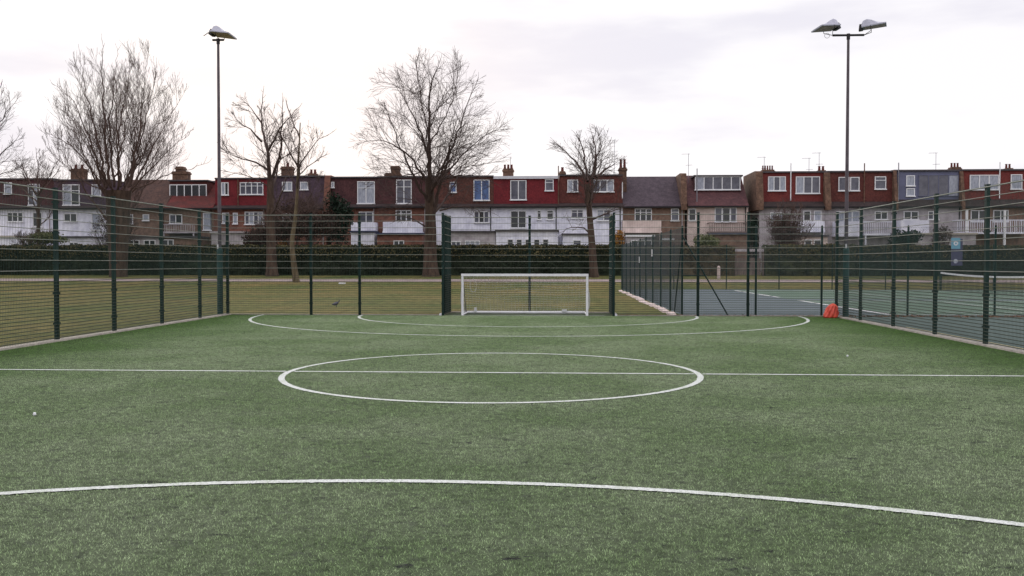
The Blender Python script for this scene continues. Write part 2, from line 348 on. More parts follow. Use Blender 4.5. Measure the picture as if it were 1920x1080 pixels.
# tarmac and courts
sheet('tarmac', XR+.1, 40, [-6, 28.35], .004, m_tarmac2)
sheet('tarmac', 3.65, 40, [28.36, 57.0], .004, m_tarmac)
TB = 9.95
mb = MB()
mb.quad((TB, 29.2, .008), (34.2, 29.2, .008), (34.2, 40.6, .008), (TB, 40.6, .008))
mb.quad((TB, 41.9, .008), (34.2, 41.9, .008), (34.2, 55.9, .008), (TB, 55.9, .008))
mb.build('tennis_court', m_court)['kind'] = 'structure'
for y0 in (29.25, 43.75):
    mb = MB(); lw = .05
    for (a, b, c, d) in ((TB, TB+.13, 0, 10.97), (TB+23.77, TB+23.87, 0, 10.97), (TB, TB+23.87, 0, lw), (TB, TB+23.87, 10.92, 10.97), (TB, TB+23.87, 1.37, 1.42),
                         (TB, TB+23.87, 9.55, 9.6), (TB+5.48, TB+5.53, 1.37, 9.6), (TB+18.3, TB+18.35, 1.37, 9.6), (TB+5.48, TB+18.35, 5.46, 5.51)):
        zz = .012 if (b-a) < 1 else .0155
        mb.quad((a, y0+c, zz), (b, y0+c, zz), (b, y0+d, zz), (a, y0+d, zz))
    mb.build('court_marking', m_line)['kind'] = 'structure'
mb = MB(); mb.quad((8.42, 8, .009), (8.50, 8, .009), (8.50, 23.6, .009), (8.42, 23.6, .009)); mb.build('painted_line', m_yellow)['kind'] = 'structure'

# ------------------------------------------------------------------ ball-court fences
FH = 3.0
ZS = [.09+.0655*k for k in range(18)]+[1.22+.2*k for k in range(1, 10)]     # rails: dense below, 200 mm above
ZS[-1] = 3.0
def mesh_panel(p, q, inward, root, dense=.05):
    """welded panel between p and q (x, y); wires proud of the posts on the pitch side"""
    p = Vector((p[0], p[1], 0)); q = Vector((q[0], q[1], 0)); d = (q-p); ln = d.length; d.normalize(); n = Vector((inward[0], inward[1], 0))
    V = []; Fc = []
    def prism(a, b, u, w_, hu, hw):
        i = len(V)
        for c in (a, b):
            for su, sw in ((-1, -1), (1, -1), (1, 1), (-1, 1)): V.append(c+u*hu*su+w_*hw*sw)
        for k in range(4): Fc.append((i+k, i+(k+1) % 4, i+4+(k+1) % 4, i+4+k))
    up = Vector((0, 0, 1)); off = n*.055
    for z in ZS:
        hz = (.0062 if abs(inward[0]) > .5 else .004) if z < 1.21 else (.0065 if z < 2.99 else .011)
        a = p+off+up*z; prism(a, a+d*ln, n, up, .011, hz)
    k = 0; m = int(ln/dense)
    for k in range(1, m+1):
        a = p+off+d*(k*ln/(m+1)); prism(a+up*.05, a+up*3.03, d, n, .0013, .002)
    V = np.array([tuple(v) for v in V]); Fc = np.array(Fc)
    nh = len(ZS)*8; fh = len(ZS)*4
    nl = 18*8; fl_ = 18*4
    pan = np_mesh('mesh_panel', V[nl:nh], Fc[fl_:fh]-nl, m_rail, root); np_mesh('rebound_rails', V[:nl], Fc[:fl_], m_lrail, pan)
    np_mesh('vertical_wires', V[nh:], Fc[fh:]-nh, m_wire, pan)
def post(x, y, root, hx=.032, hy=.045, h=FH+.04, cap=True):
    mb = MB().box(x-hx, x+hx, y-hy, y+hy, 0, h); mb.box(x-hx-.006, x+hx+.006, y-hy-.006, y+hy+.006, h, h+.02)
    for z in (.35, .95, 1.55, 2.15, 2.75): mb.box(x-hx-.012, x+hx+.012, y-hy-.012, y+hy+.012, z, z+.04)
    mb.build('post', m_green, root)
def fence(label, pts, inward, corners=(1, 1)):
    r = thing('mesh_fence', (pts[0][0], pts[0][1], 0), label, 'fence', 'welded mesh fences round the ball court')
    for i, (x, y) in enumerate(pts):
        if (i == 0 and not corners[0]) or (i == len(pts)-1 and not corners[1]): continue
        if abs(inward[0]) > .5: post(x, y, r, .032, .048)
        else: post(x, y, r, .036, .032)
    for a, b in zip(pts, pts[1:]): mesh_panel(a, b, inward, r)
    return r
ly = [3.3, 5.8, 8.3, 10.8, 13.3, 15.78, 18.24, 20.66, 23.2, 25.7, YB]
fence('tall green mesh fence down the left side of the pitch', [(XL, y) for y in ly], (1, 0))
fence('tall green mesh fence down the right side of the pitch', [(XR, y) for y in ly], (-1, 0))
fence('green mesh fence across the far end, left of the goal', [(XL, YB), (-7.46, YB), (-5.99, YB), (-3.49, YB)], (0, -1), (0, 0))
fence('green mesh fence across the far end, right of the goal, before the tennis courts', [(1.57, YB), (4.03, YB), (5.48, YB), (XR, YB)], (0, -1), (0, 0))
fence('green mesh fence at the back of the goal recess', [(-3.49, 29.6), (XC, 29.6), (1.57, 29.6)], (0, -1))
for x, s, lb in ((-3.49, 1, 'short dense green return fence left of the goal'), (1.57, -1, 'short dense green return fence right of the goal')):
    r = fence(lb, [(x, YB), (x, 29.6)], (s, 0), (1, 0))
    mb = MB()                                             # closely slatted infill of the return
    for k in range(34): 
        y = YB+.08+k*.048; mb.box(x-.02, x+.02, y, y+.016, .05, FH)
    mb.build('upright_slats', m_green, r)
    MB().box(x-.07*s-.03, x-.07*s+.03, YB-.08, YB+.55, .015, .07).build('base_block', m_white, r)

# ------------------------------------------------------------------ goal
def tube(mb, pts, r, n=8):
    for a, b in zip(pts, pts[1:]): mb.bar(a, b, r, n)
gy = YB+.03; gx0, gx1, gh = -2.91, .79, 1.22
g = thing('football_goal', (XC, gy, 0), 'small white five-a-side goal with net', 'goal')
for x in (gx0, gx1): MB().bar((x, gy, 0.012), (x, gy, gh), .038, 12).build('goalpost', m_white, g)
MB().box(gx0-.037, gx1+.037, gy-.037, gy+.037, gh-.037, gh+.037).build('crossbar', m_white, g)
for x in (gx0, gx1): MB().bar((x, gy, .04), (x*.985-.012, gy+1.15, .04), .026, 8).build('side_base_bar', m_white, g)
MB().bar((gx0+.03, gy+1.15, .05), (gx1-.03, gy+1.15, .05), .042, 10).build('rear_base_bar', m_white, g)
for x in (gx0, gx1): MB().bar((x, gy, gh-.05), (x, gy+.35, gh-.28), .012, 6).bar((x, gy+.35, gh-.28), (x, gy+1.13, .05), .012, 6).build('net_support', m_galv, g)
rnd = random.Random(4)
mb = MB(); rr = .0034
def netp(u, v):                                           # u across, v from crossbar down to the rear bar
    x = gx0+(gx1-gx0)*u
    if v < .25: y = gy+.35*v/.25; z = gh-.02-.24*v/.25
    else: k = (v-.25)/.75; y = gy+.35+.8*k; z = gh-.26-(gh-.31)*k
    sag = math.sin(math.pi*u)*math.sin(math.pi*min(1, v*1.05)); y += .22*sag; z -= .06*sag+.03*math.sin(9*u)*math.sin(math.pi*v)
    return (x, y, max(z, .03))
nu, nv = 34, 16
for i in range(nu+1):
    tube(mb, [netp(i/nu, j/nv) for j in range(nv+1)], rr, 3)
for j in range(1, nv+1):
    tube(mb, [netp(i/nu, j/nv) for i in range(nu+1)], rr, 3)
for x, s in ((gx0, -1), (gx1, 1)):
    def sp_(a, b):                                       # side net: a depth 0..1, b height 0..1
        zt = gh-.02-.24*min(1, a*1.15/.35) if a*1.15 < .35 else gh-.26-(gh-.31)*(a*1.15-.35)/.8
        bulge = .1*math.sin(math.pi*min(1, a*.9+.1))*math.sin(math.pi*b)
        return (x+s*bulge, gy+1.15*a, .04+(max(zt, .05)-.04)*b)
    for i in range(12): tube(mb, [sp_(i/11, j/10) for j in range(11)], rr, 3)
    for j in range(11): tube(mb, [sp_(i/11, j/10) for i in range(12)], rr, 3)
c = Vector((gx0+.3, gy+.2, gh-.3))                        # loose loop of net hanging top left
tube(mb, [tuple(c+Vector((.1*math.cos(t*.5), .02*t/5, .2*math.sin(t*.5)-.02))) for t in range(13)], .006, 4)
mb.build('net', m_net, g)
MB().box(gx0+.25, gx0+.33, gy+1.06, gy+1.13, .06, .2).box(.05, .2, gy+1.07, gy+1.2, .08, .14).build('net_clip', m_white, g)

# ------------------------------------------------------------------ floodlights
def floodlight(x, y, h, label, heads, arm):
    r = thing('floodlight_pole', (x, y, 0), label, 'floodlight', 'floodlights at the corners of the pitch')
    MB().bar((x, y, 0), (x, y, 1.95), .085, 16).bar((x, y, 1.95), (x, y, 2.05), .085, 16, .055).build('pole_base', m_polelow, r, smooth=False)
    MB().bar((x, y, 2.05), (x, y, h), .055, 14, .036).build('pole_shaft', m_pole, r)
    MB().box(x-.035, x+.035, y-.092, y-.082, .5, 1.0).build('access_door', m_polelow, r)
    MB().box(x-.05, x-.01, y-.1, y-.085, 2.0, 2.12).build('label_plate', m_white, r)
    a = Vector((x-arm, y, h)); b = Vector((x+arm, y, h+.0))
    MB().bar(a, b, .032, 8).bar((x, y, h-.12), (x, y, h+.04), .05, 12).build('cross_arm', m_dark, r)
    for (hx, hz, yaw, tilt, roll) in heads:
        c = Vector((x+hx, y, h+hz)); Mx = Matrix.Translation(c) @ Matrix.Rotation(yaw, 4, 'Z') @ Matrix.Rotation(tilt, 4, 'Y') @ Matrix.Rotation(roll, 4, 'X') @ Matrix.Scale(.86, 4)
        def T(*p): return tuple(Mx @ Vector(p))
        def prof(mb, secs):      # closed loft of (x, halfwidth, z0, z1)
            i = len(mb.v)
            for (px, hw, z0, z1) in secs: mb.v += [T(px, -hw, z0), T(px, hw, z0), T(px, hw*.72, z1), T(px, -hw*.72, z1)]
            for s in range(len(secs)-1):
                for k in range(4): mb.f.append((i+4*s+k, i+4*s+(k+1) % 4, i+4*s+4+(k+1) % 4, i+4*s+4+k))
            mb.f.append((i+3, i+2, i+1, i)); e = i+4*(len(secs)-1); mb.f.append((e, e+1, e+2, e+3))
        mb = MB(); prof(mb, [(-.3, .2, .02, .1), (-.24, .24, .02, .2), (-.12, .25, .02, .24), (.02, .26, .02, .19), (.22, .28, .02, .08), (.44, .28, .02, .035)])
        hd = mb.build('lamp_head', m_lamp, r)
        mb = MB(); mb.hull8([T(-.3, -.27, -.02), T(.46, -.3, -.02), T(.46, .3, -.02), T(-.3, .27, -.02)], [T(-.3, -.27, .02), T(.46, -.3, .02), T(.46, .3, .02), T(-.3, .27, .02)])
        mb.build('glass_frame', m_lamp, hd)
        mb = MB(); mb.quad(T(-.22, -.23, -.024), T(-.22, .23, -.024), T(.41, .26, -.024), T(.41, -.26, -.024)); mb.build('lamp_glass', m_lglass, hd)
        mb = MB(); mb.hull8([T(-.4, -.13, -.07), T(-.27, -.13, -.07), T(-.27, .13, -.07), T(-.4, .13, -.07)], [T(-.36, -.13, .12), T(-.25, -.13, .12), T(-.25, .13, .12), T(-.36, .13, .12)])
        mb.build('gear_box', m_dark, hd)
        mb = MB(); low = Vector((x+max(-arm, min(arm, hx)), y, h))
        for s in (-1, 1):
            q = [T(-.02, s*.28, 0), T(-.02, s*.29, -.08), T(-.02, s*.16, -.15), tuple(low)]
            tube(mb, q, .009, 6)
        mb.build('yoke', m_dark, hd)
    return r
pb = P(413, 592.5, 27.6)
fl = floodlight(pb.x, 27.6, P(410, 75, 27.6).z, 'floodlight pole with a single lamp head behind the left fence', [(.08, .16, R(-12), R(9), R(-9))], .17)
MB().bar((pb.x-.4, 27.5, P(410, 75, 27.6).z+.1), (pb.x-.25, 27.5, P(410, 75, 27.6).z+.2), .012, 6).build('cable', m_dark, fl)
pb2 = P(1589, 597, 27.3)
h2 = P(1589, 66, 27.3).z
fr = floodlight(8.12, 27.3, h2, 'floodlight pole with two splayed lamp heads behind the right fence', [(-.56, .21, R(180+22), R(7), R(9)), (.64, .23, R(-20), R(-5), R(2))], .44)
mb = MB(); tube(mb, [(8.12-.62+.07*math.cos(t), 27.2, h2-.03+.07*math.sin(t)) for t in np.linspace(0, 6.28, 13)], .006, 4); mb.build('cable_loop', m_dark, fr)

# ------------------------------------------------------------------ tennis court fences
def chain(a, b, h, root, r=.0019, pitch=.075, z0=.04):
    """diamond mesh of real diagonal wires between a and b"""
    a = np.array(a); b = np.array(b); ln = np.linalg.norm(b-a); d = (b-a)/ln; H_ = h-z0
    S = []
    k = -H_
    while k < ln:
        for sgn in (1, -1):
            s0, s1 = k, k+H_; za, zb = (z0, h) if sgn > 0 else (h, z0)
            if s0 < 0: za = za+(zb-za)*(-s0/H_); s0 = 0
            if s1 > ln: zb = za+(zb-za)*((ln-s0)/(s1-s0)); s1 = ln
            S.append((s0, za, s1, zb))
        k += pitch
    S = np.array(S); n = len(S); perp = np.array([-d[1], d[0]])
    p0 = np.c_[a+S[:, :1]*d, S[:, 1]]; p1 = np.c_[a+S[:, 2:3]*d, S[:, 3]]
    dr = p1-p0; dr /= np.maximum(np.linalg.norm(dr, axis=1, keepdims=True), 1e-6)
    n3 = np.array([perp[0], perp[1], 0]); u = np.cross(dr, n3)
    V = []
    for p in (p0, p1):
        for c_, s_ in ((1, 0), (-.5, .866), (-.5, -.866)): V.append(p+u*r*c_+n3*r*s_)
    V = np.stack(V, 1).reshape(-1, 3); base = np.arange(n)[:, None]*6
    Fc = np.concatenate([base+np.array([[k_, (k_+1) % 3, 3+(k_+1) % 3, 3+k_]]) for k_ in range(3)])
    return np_mesh('chain_link_mesh', V, Fc, m_link, root)
TH = 2.68
def tpost(x, y, root, h=TH, r=.032): MB().bar((x, y, 0), (x, y, h), r, 10).bar((x, y, h), (x, y, h+.02), r, 10, r*.4).build('post', m_green, root)
def tennis_fence(label, a, b, posts, braces=()):
    r = thing('chain_link_fence', (a[0], a[1], 0), label, 'fence', 'chain link fences round the tennis courts')
    for p in posts: tpost(p[0], p[1], r)
    chain(a, b, TH-.03, r)
    for q0, q1 in braces: MB().bar(q0, q1, .022, 8).build('brace', m_green, r)
    mb = MB()
    for z in (.08, 1.35, TH-.04): mb.bar((a[0], a[1], z), (b[0], b[1], z), .004, 4)
    mb.build('line_wire', m_wire, r)
    return r
TX, TY = 3.66, 28.6
tennis_fence('chain link fence running away along the near side of the tennis courts', (TX, TY), (TX, 56.6), [(TX, TY+3*k) for k in range(0, 10)]+[(TX, 56.6)],
             [((TX, TY+.02, 2.35), (TX, TY+1.9, 0))])
fx = [TX, 5.84, 7.78, 10.3, 12.82, 15.3, 17.8, 20.3, 22.8, 25.3, 27.8, 30.3]
tennis_fence('chain link fence across the front of the tennis courts behind the right fence', (TX, TY-.05), (30.3, TY-.05), [(x, TY-.05) for x in fx[1:]],
             [((TX+.02, TY-.05, 2.35), (TX+1.3, TY-.5, 0)), ((TX, TY-.05, 1.2), (TX+.68, TY-.27, 1.2))])
tennis_fence('chain link fence across the far side of the tennis courts by the lawn', (TX, 56.7), (38, 56.7), [(TX+3.1*k, 56.7) for k in range(1, 12)])
tp = thing('court_sign', (0, 0, 0), 'tall blue court notice with a white ring, on the tennis fence', 'sign')
a = P(1783.5, 446, TY-.1); b = P(1799, 498, TY-.1); tp.location = (a.x, TY-.12, b.z); ORG[tp.name] = Vector(tp.location)
m_cyan = mat('sign_cyan', (112, 162, 184), .5, .1, 3); m_violet = mat('sign_violet', (76, 76, 100), .5, .15, 3)
zm = P(1790, 466.5, TY-.1).z
MB().box(a.x, b.x, TY-.13, TY-.115, zm, a.z).build('upper_board', m_cyan, tp)
MB().box(a.x, b.x, TY-.13, TY-.115, b.z, zm-.003).build('lower_board', m_violet, tp)
MB().box(b.x+.01, b.x+.08, TY-.12, TY-.08, b.z, a.z-.03).build('edge_strip', m_violet, tp)
def ring(cx_, cz_, r0, r1, y, n=20):
    mb = MB()
    for k in range(n):
        t0, t1 = 2*math.pi*k/n, 2*math.pi*(k+1)/n
        mb.quad((cx_+r0*math.cos(t0), y, cz_+r0*math.sin(t0)), (cx_+r1*math.cos(t0), y, cz_+r1*math.sin(t0)), (cx_+r1*math.cos(t1), y, cz_+r1*math.sin(t1)), (cx_+r0*math.cos(t1), y, cz_+r0*math.sin(t1)))
    return mb
cxs = (a.x+b.x)/2
ring(cxs, zm+.16, .03, .065, TY-.134).build('white_ring', m_white, tp)
ring(cxs, b.z+.13, .0, .065, TY-.134).build('pale_disc', m_curt, tp)
for yy, zz, lb in ((37.6, 2.0, 'small white plate high on the chain link side fence, the nearer of two'), (43.6, 1.75, 'small white plate on the chain link side fence, the farther of two')):
    o = MB().box(TX-.05, TX-.035, yy-.12, yy+.12, zz-.16, zz+.12).box(TX-.054, TX-.05, yy-.07, yy+.07, zz-.02, zz+.06).build('plate_sign', m_white, None, (TX-.05, yy, zz-.16)); tag(o, lb, 'sign')
# net of the far court
nr = thing('tennis_net', (TB+11.9, 49.2, 0), 'tennis net with a white tape on the far court', 'net')
nx = TB+11.9; n0, n1 = 42.8, 55.4
def nz_(t): return .93+.14*(2*t-1)**2
for y in (n0, n1): MB().bar((nx, y, 0), (nx, y, 1.1), .04, 8).build('net_post', m_green, nr)
mb = MB(); K = 24
for k in range(K):
    t0, t1 = k/K, (k+1)/K; y0, y1 = n0+(n1-n0)*t0, n0+(n1-n0)*t1
    mb.hull8([(nx-.03, y0, nz_(t0)-.09), (nx+.03, y0, nz_(t0)-.09), (nx+.03, y1, nz_(t1)-.09), (nx-.03, y1, nz_(t1)-.09)],
             [(nx-.03, y0, nz_(t0)), (nx+.03, y0, nz_(t0)), (nx+.03, y1, nz_(t1)), (nx-.03, y1, nz_(t1))])
mb.build('tape', m_white, nr)
mb = MB()
for k in range(1, 110): t = k/110; y = n0+(n1-n0)*t; mb.box(nx-.003, nx+.003, y-.003, y+.003, .02, nz_(t)-.05)
for z in np.arange(.05, .88, .06): mb.box(nx-.004, nx+.002, n0, n1, z, z+.006)
mb.build('netting', m_black, nr)
# concrete blocks along the foot of the side fence
rnd = random.Random(8)
y = TY-.35
while y < 52:
    ln = rnd.uniform(1.4, 3.0); wd = rnd.uniform(.2, .28); hh = rnd.uniform(.04, .08); x = TX-.26+rnd.uniform(-.03, .03)
    sk = rnd.uniform(-.06, .06); mb = MB()
    mb.hull8([(x-wd/2+sk, y, 0), (x+wd/2+sk, y+.03, 0), (x+wd/2-sk, y+ln, 0), (x-wd/2-sk, y+ln-.04, 0)],
             [(x-wd/2+sk+.03, y+.03, hh), (x+wd/2+sk-.03, y+.06, hh*rnd.uniform(.7, 1)), (x+wd/2-sk-.02, y+ln-.03, hh), (x-wd/2-sk+.03, y+ln-.06, hh*rnd.uniform(.7, 1.1))])
    o = mb.build('concrete_block', m_slabs, None, (x, y+ln/2, 0))
    tag(o, 'rough pale concrete block lying along the foot of the chain link side fence', 'block', 'concrete blocks along the side fence'); y += ln+rnd.uniform(.03, .25)

# ------------------------------------------------------------------ orange sack, bird, litter
def blob(name, c, m, fn, nu=28, nv=16, parent=None, loc=None):
    mb = MB(); i0 = 0
    for j in range(nv+1):
        for i in range(nu): mb.v.append(tuple(Vector(c)+Vector(fn(2*math.pi*i/nu, j/nv))))
    for j in range(nv):
        for i in range(nu): mb.f.append((j*nu+i, j*nu+(i+1) % nu, (j+1)*nu+(i+1) % nu, (j+1)*nu+i))
    mb.f.append(tuple(range(nu-1, -1, -1))); mb.f.append(tuple(nv*nu+k for k in range(nu)))
    return mb.build(name, m, parent, loc, smooth=True)
m_orange = mat('orange_plastic', (222, 84, 56), .45, .25, 6, c2=(196, 70, 58), spec=.5, bump=.5, bscale=9)
bc = P(1557, 597, 27.3)
def sack(a, v):
    prof = [(0, .15), (.08, .18), (.3, .17), (.55, .15), (.8, .125), (.92, .085), (1, .012)]
    for (u0, r0), (u1, r1) in zip(prof, prof[1:]):
        if v <= u1: rr_ = r0+(r1-r0)*(v-u0)/(u1-u0); break
    fold = 1+.10*math.sin(4*a+6*v)+.08*math.sin(9*a-8*v)+.04*math.sin(17*a+15*v)
    k = rr_*fold
    return (k*math.cos(a)*1.05+.07*v-.02*math.sin(a)*(1-v), k*math.sin(a)*.8, .012+.415*v+.015*math.sin(3*a)*v*(1-v))
ob = blob('orange_sack', (bc.x, 27.3, 0), m_orange, sack, 72, 36, None, (bc.x, 27.3, 0))
tag(ob, 'crumpled orange sack slumped against the far right corner post', 'sack')
def lump(name, c, r, m, seed, parent=None, loc=None):
    rn = random.Random(seed); ph = [rn.uniform(0, 6) for _ in range(4)]
    def fn(a, v):
        t = math.pi*(v*.96+.02); k = 1+.12*math.sin(3*a+ph[0])+.08*math.sin(5*t+ph[1])
        return (r[0]*math.sin(t)*math.cos(a)*k, r[1]*math.sin(t)*math.sin(a)*k, -r[2]*math.cos(t))
    return blob(name, c, m, fn, 14, 10, parent, loc)
# pigeon on the lawn
m_pig = mat('pigeon_feathers', (92, 92, 104), .7, .3, 20, c2=(62, 62, 74))
pg = P(630, 579, 33.2); bx, by = pg.x, 33.2
MBp = MB(); secs = [(-.17, .012, .10), (-.12, .03, .105), (-.05, .055, .115), (.03, .062, .13), (.08, .05, .155), (.105, .032, .19), (.12, .026, .215), (.135, .027, .235), (.155, .018, .235), (.168, .004, .228)]
for (sx, rr_, sz) in secs:
    for k in range(12):
        t = 2*math.pi*k/12; MBp.v.append((bx+sx*.9, by+rr_*math.cos(t)*.85, sz+rr_*math.sin(t)))
for s in range(len(secs)-1):
    for k in range(12): MBp.f.append((s*12+k, s*12+(k+1) % 12, (s+1)*12+(k+1) % 12, (s+1)*12+k))
for s in (-.02, .02): MBp.bar((bx+.01, by+s, .08), (bx+.01, by+s, 0), .006, 5).bar((bx+.01, by+s, .004), (bx+.05, by+s, .004), .004, 4)
tag(MBp.build('pigeon', m_pig, None, (bx, by, 0), smooth=True), 'grey pigeon standing on the lawn beyond the far left fence', 'bird')
for (x, y, s, lb) in ((65, 779, .028, 'scrap of white litter on the turf at far left'), (1589, 669, .026, 'pale scrap of litter on the turf right of the centre circle')):
    d = CF+CR*((x-960)/F)+CU*((540-y)/F); t = -(H-.016)/d.z; q = Vector((0, 0, H))+d*t
    o = lump('paper_scrap', (q.x, q.y, .03), (s*.6, s*.5, .02), m_white, int(x), None, (q.x, q.y, .016)); tag(o, lb, 'litter')
o = MB().box(P(642, 532, 62).x-.2, P(642, 532, 62).x+.2, 61.8, 62.1, gz(62)-.01, gz(62)+.07).build('paper_scrap', m_white, None, (P(642, 532, 62).x, 62, gz(62))); tag(o, 'white litter on the lawn just in front of the path', 'litter')
q = P(1355, 521, 66.8)
o = MB().box(q.x-.1, q.x+.1, 68.4, 68.6, gz(68.5)-.02, gz(68.5)+.85).hull8([(q.x-.1, 68.4, gz(68.5)+.85), (q.x+.1, 68.4, gz(68.5)+.85), (q.x+.1, 68.6, gz(68.5)+.85), (q.x-.1, 68.6, gz(68.5)+.85)],
    [(q.x-.03, 68.47, gz(68.5)+.92), (q.x+.03, 68.47, gz(68.5)+.92), (q.x+.03, 68.53, gz(68.5)+.92), (q.x-.03, 68.53, gz(68.5)+.92)]).build('marker_post', m_cream, None, (q.x, 68.5, gz(68.5)))
tag(o, 'short pale post beside the park path beyond the tennis courts', 'post')

# ------------------------------------------------------------------ leaves: many small faces
def leaf_cloud(centers, size, rng, flat=.0):
    n = len(centers); nrm = rng.normal(size=(n, 3)); nrm[:, 2] = nrm[:, 2]*(1-flat)+flat; nrm /= np.linalg.norm(nrm, axis=1, keepdims=True)
    t = np.cross(nrm, rng.normal(size=(n, 3))); t /= np.linalg.norm(t, axis=1, keepdims=True); b = np.cross(nrm, t)
    s = size*rng.uniform(.6, 1.4, (n, 1)); t = t*s; b = b*s*.55
    V = np.stack([centers-t, centers-b, centers+t, centers+b], 1).reshape(-1, 3)
    return V, np.arange(4*n).reshape(n, 4)
def hedge(label, xa, xb, y0, y1, hgt, m, seed, size=.085, dens=150, rough=.25, name='hedge'):
    rng = np.random.default_rng(seed); ln = xb-xa; g0 = gz((y0+y1)/2)
    r = thing(name, ((xa+xb)/2, (y0+y1)/2, g0), label, 'hedge')
    n = int(ln*(hgt+1.2)*dens); x = rng.uniform(xa, xb, n)
    lump_ = lambda x, z: rough*.55*(np.sin(x*1.3+seed)*np.sin(z*2.1+x*.7)+.6*np.sin(x*3.7+z*4+seed)+.25*np.sin(x*9+z*7))
    top = rng.random(n) < 1.2/(hgt+1.2)
    z = np.where(top, hgt, hgt*rng.random(n)); y = np.where(top, rng.uniform(y0, y1, n), y0+.1)
    dp = rng.exponential(.07, n)
    y = np.where(top, y, y+dp-lump_(x, z)*.5); z = np.where(top, z-dp+lump_(x, y)*.55, z*(1+lump_(x, x*0)*.12))
    V, Fc = leaf_cloud(np.c_[x, y, g0+z], size, rng)
    np_mesh('leaves', V, Fc, m, r)
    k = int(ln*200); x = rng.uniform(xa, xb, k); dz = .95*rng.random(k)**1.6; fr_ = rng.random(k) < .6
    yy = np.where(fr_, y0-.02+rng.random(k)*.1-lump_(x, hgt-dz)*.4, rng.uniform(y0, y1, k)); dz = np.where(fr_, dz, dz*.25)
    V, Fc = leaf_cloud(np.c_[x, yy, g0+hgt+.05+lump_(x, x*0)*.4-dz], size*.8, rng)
    np_mesh('top_leaves', V, Fc, m_topleaf, r)  # paler olive-brown leaves over the top and upper front
    mb = MB(); k = max(2, int(ln/1.0)); core = []
    for i in range(k): 
        xx0, xx1 = xa+ln*i/k, xa+ln*(i+1)/k; hh = hgt-.12+.08*math.sin(i*1.7)*math.sin(i*.6+seed)
        mb.box(xx0+.002, xx1-.002, y0+.22, y1-.2, g0-.1, g0+hh)
    mb.build('woody_core', m, r)
    return r
def X_(x, y, Y): return P(x, y, Y).x
hedge('long dark green hedge behind the lawn, left of the tennis courts', -64, X_(1166, 480, 73), 72.2, 74.4, 2.3, m_hedge, 3)
hedge('thin brown hedge behind the tennis courts, left of the wooden gate', X_(1168, 480, 73), X_(1376, 480, 73), 72.4, 74.2, 2.2, m_hedgeb, 5, rough=.35)
hedge('olive green hedge behind the tennis courts, right of the wooden gate', X_(1434, 480, 73), X_(1600, 480, 73), 72.3, 74.4, 2.3, m_hedgec, 7, rough=.3)
hedge('dark green hedge at the far right behind the tennis courts', X_(1602, 480, 73), 62, 72.2, 74.4, 2.25, m_hedge, 9)
gx_a, gx_b = X_(1378, 480, 73), X_(1432, 480, 73)
gt = thing('garden_gate', ((gx_a+gx_b)/2, 73, gz(73)), 'weathered wooden gate in the hedge behind the tennis courts', 'gate')
mb = MB(); x = gx_a+.12
while x < gx_b-.2: mb.box(x, x+.14, 72.98, 73.01, gz(73)+.05, gz(73)+1.35+.03*math.sin(x*7)); x += .155
mb.build('boards', m_wood, gt)
for x in (gx_a+.05, gx_b-.05): MB().box(x-.06, x+.06, 72.94, 73.06, gz(73)-.05, gz(73)+2.1).build('gate_post', m_wood, gt)
MB().box(gx_a, gx_b, 72.93, 73.07, gz(73)+1.85, gz(73)+2.05).build('lintel', m_rendg, gt)
MB().box(gx_a+.1, gx_b-.1, 73.02, 73.06, gz(73)+1.0, gz(73)+1.1).box(gx_a+.1, gx_b-.1, 73.02, 73.06, gz(73)+.3, gz(73)+.4).build('cross_rail', m_wood, gt)

# ------------------------------------------------------------------ bare trees
class Tubes:
    def __init__(s): s.V = []; s.F = []; s.n = 0
    def add(s, pts, rad, sides):
        pts = np.asarray(pts, float); m = len(pts); tg = np.gradient(pts, axis=0); tg /= np.linalg.norm(tg, axis=1, keepdims=True)+1e-9
        ref = np.array([.31, .92, .17]); u = np.cross(tg, ref); u /= np.linalg.norm(u, axis=1, keepdims=True)+1e-9; w_ = np.cross(tg, u)
        a = 2*np.pi*np.arange(sides)/sides; rad = np.asarray(rad)[:, None, None]
        ring_ = pts[:, None, :]+rad*(u[:, None, :]*np.cos(a)[None, :, None]+w_[:, None, :]*np.sin(a)[None, :, None])
        s.V.append(ring_.reshape(-1, 3)); i = np.arange(m-1)[:, None]*sides; k = np.arange(sides)[None, :]; k2 = (k+1) % sides
        q = np.stack([i+k, i+k2, i+sides+k2, i+sides+k], -1).reshape(-1, 4)+s.n
        s.F.append(q); s.n += m*sides
    def build(s, name, m, parent, smooth=True): return np_mesh(name, np.concatenate(s.V), np.concatenate(s.F), m, parent, smooth=smooth)
def resample(pts, step):
    pts = np.asarray(pts, float); seg = np.linalg.norm(np.diff(pts, axis=0), axis=1); s = np.r_[0, np.cumsum(seg)]
    n = max(3, int(s[-1]/step)+1); q = np.linspace(0, s[-1], n)
    o = np.stack([np.interp(q, s, pts[:, i]) for i in range(3)], 1)
    for _ in range(2): o[1:-1] = .25*o[:-2]+.5*o[1:-1]+.25*o[2:]
    return o, s[-1]
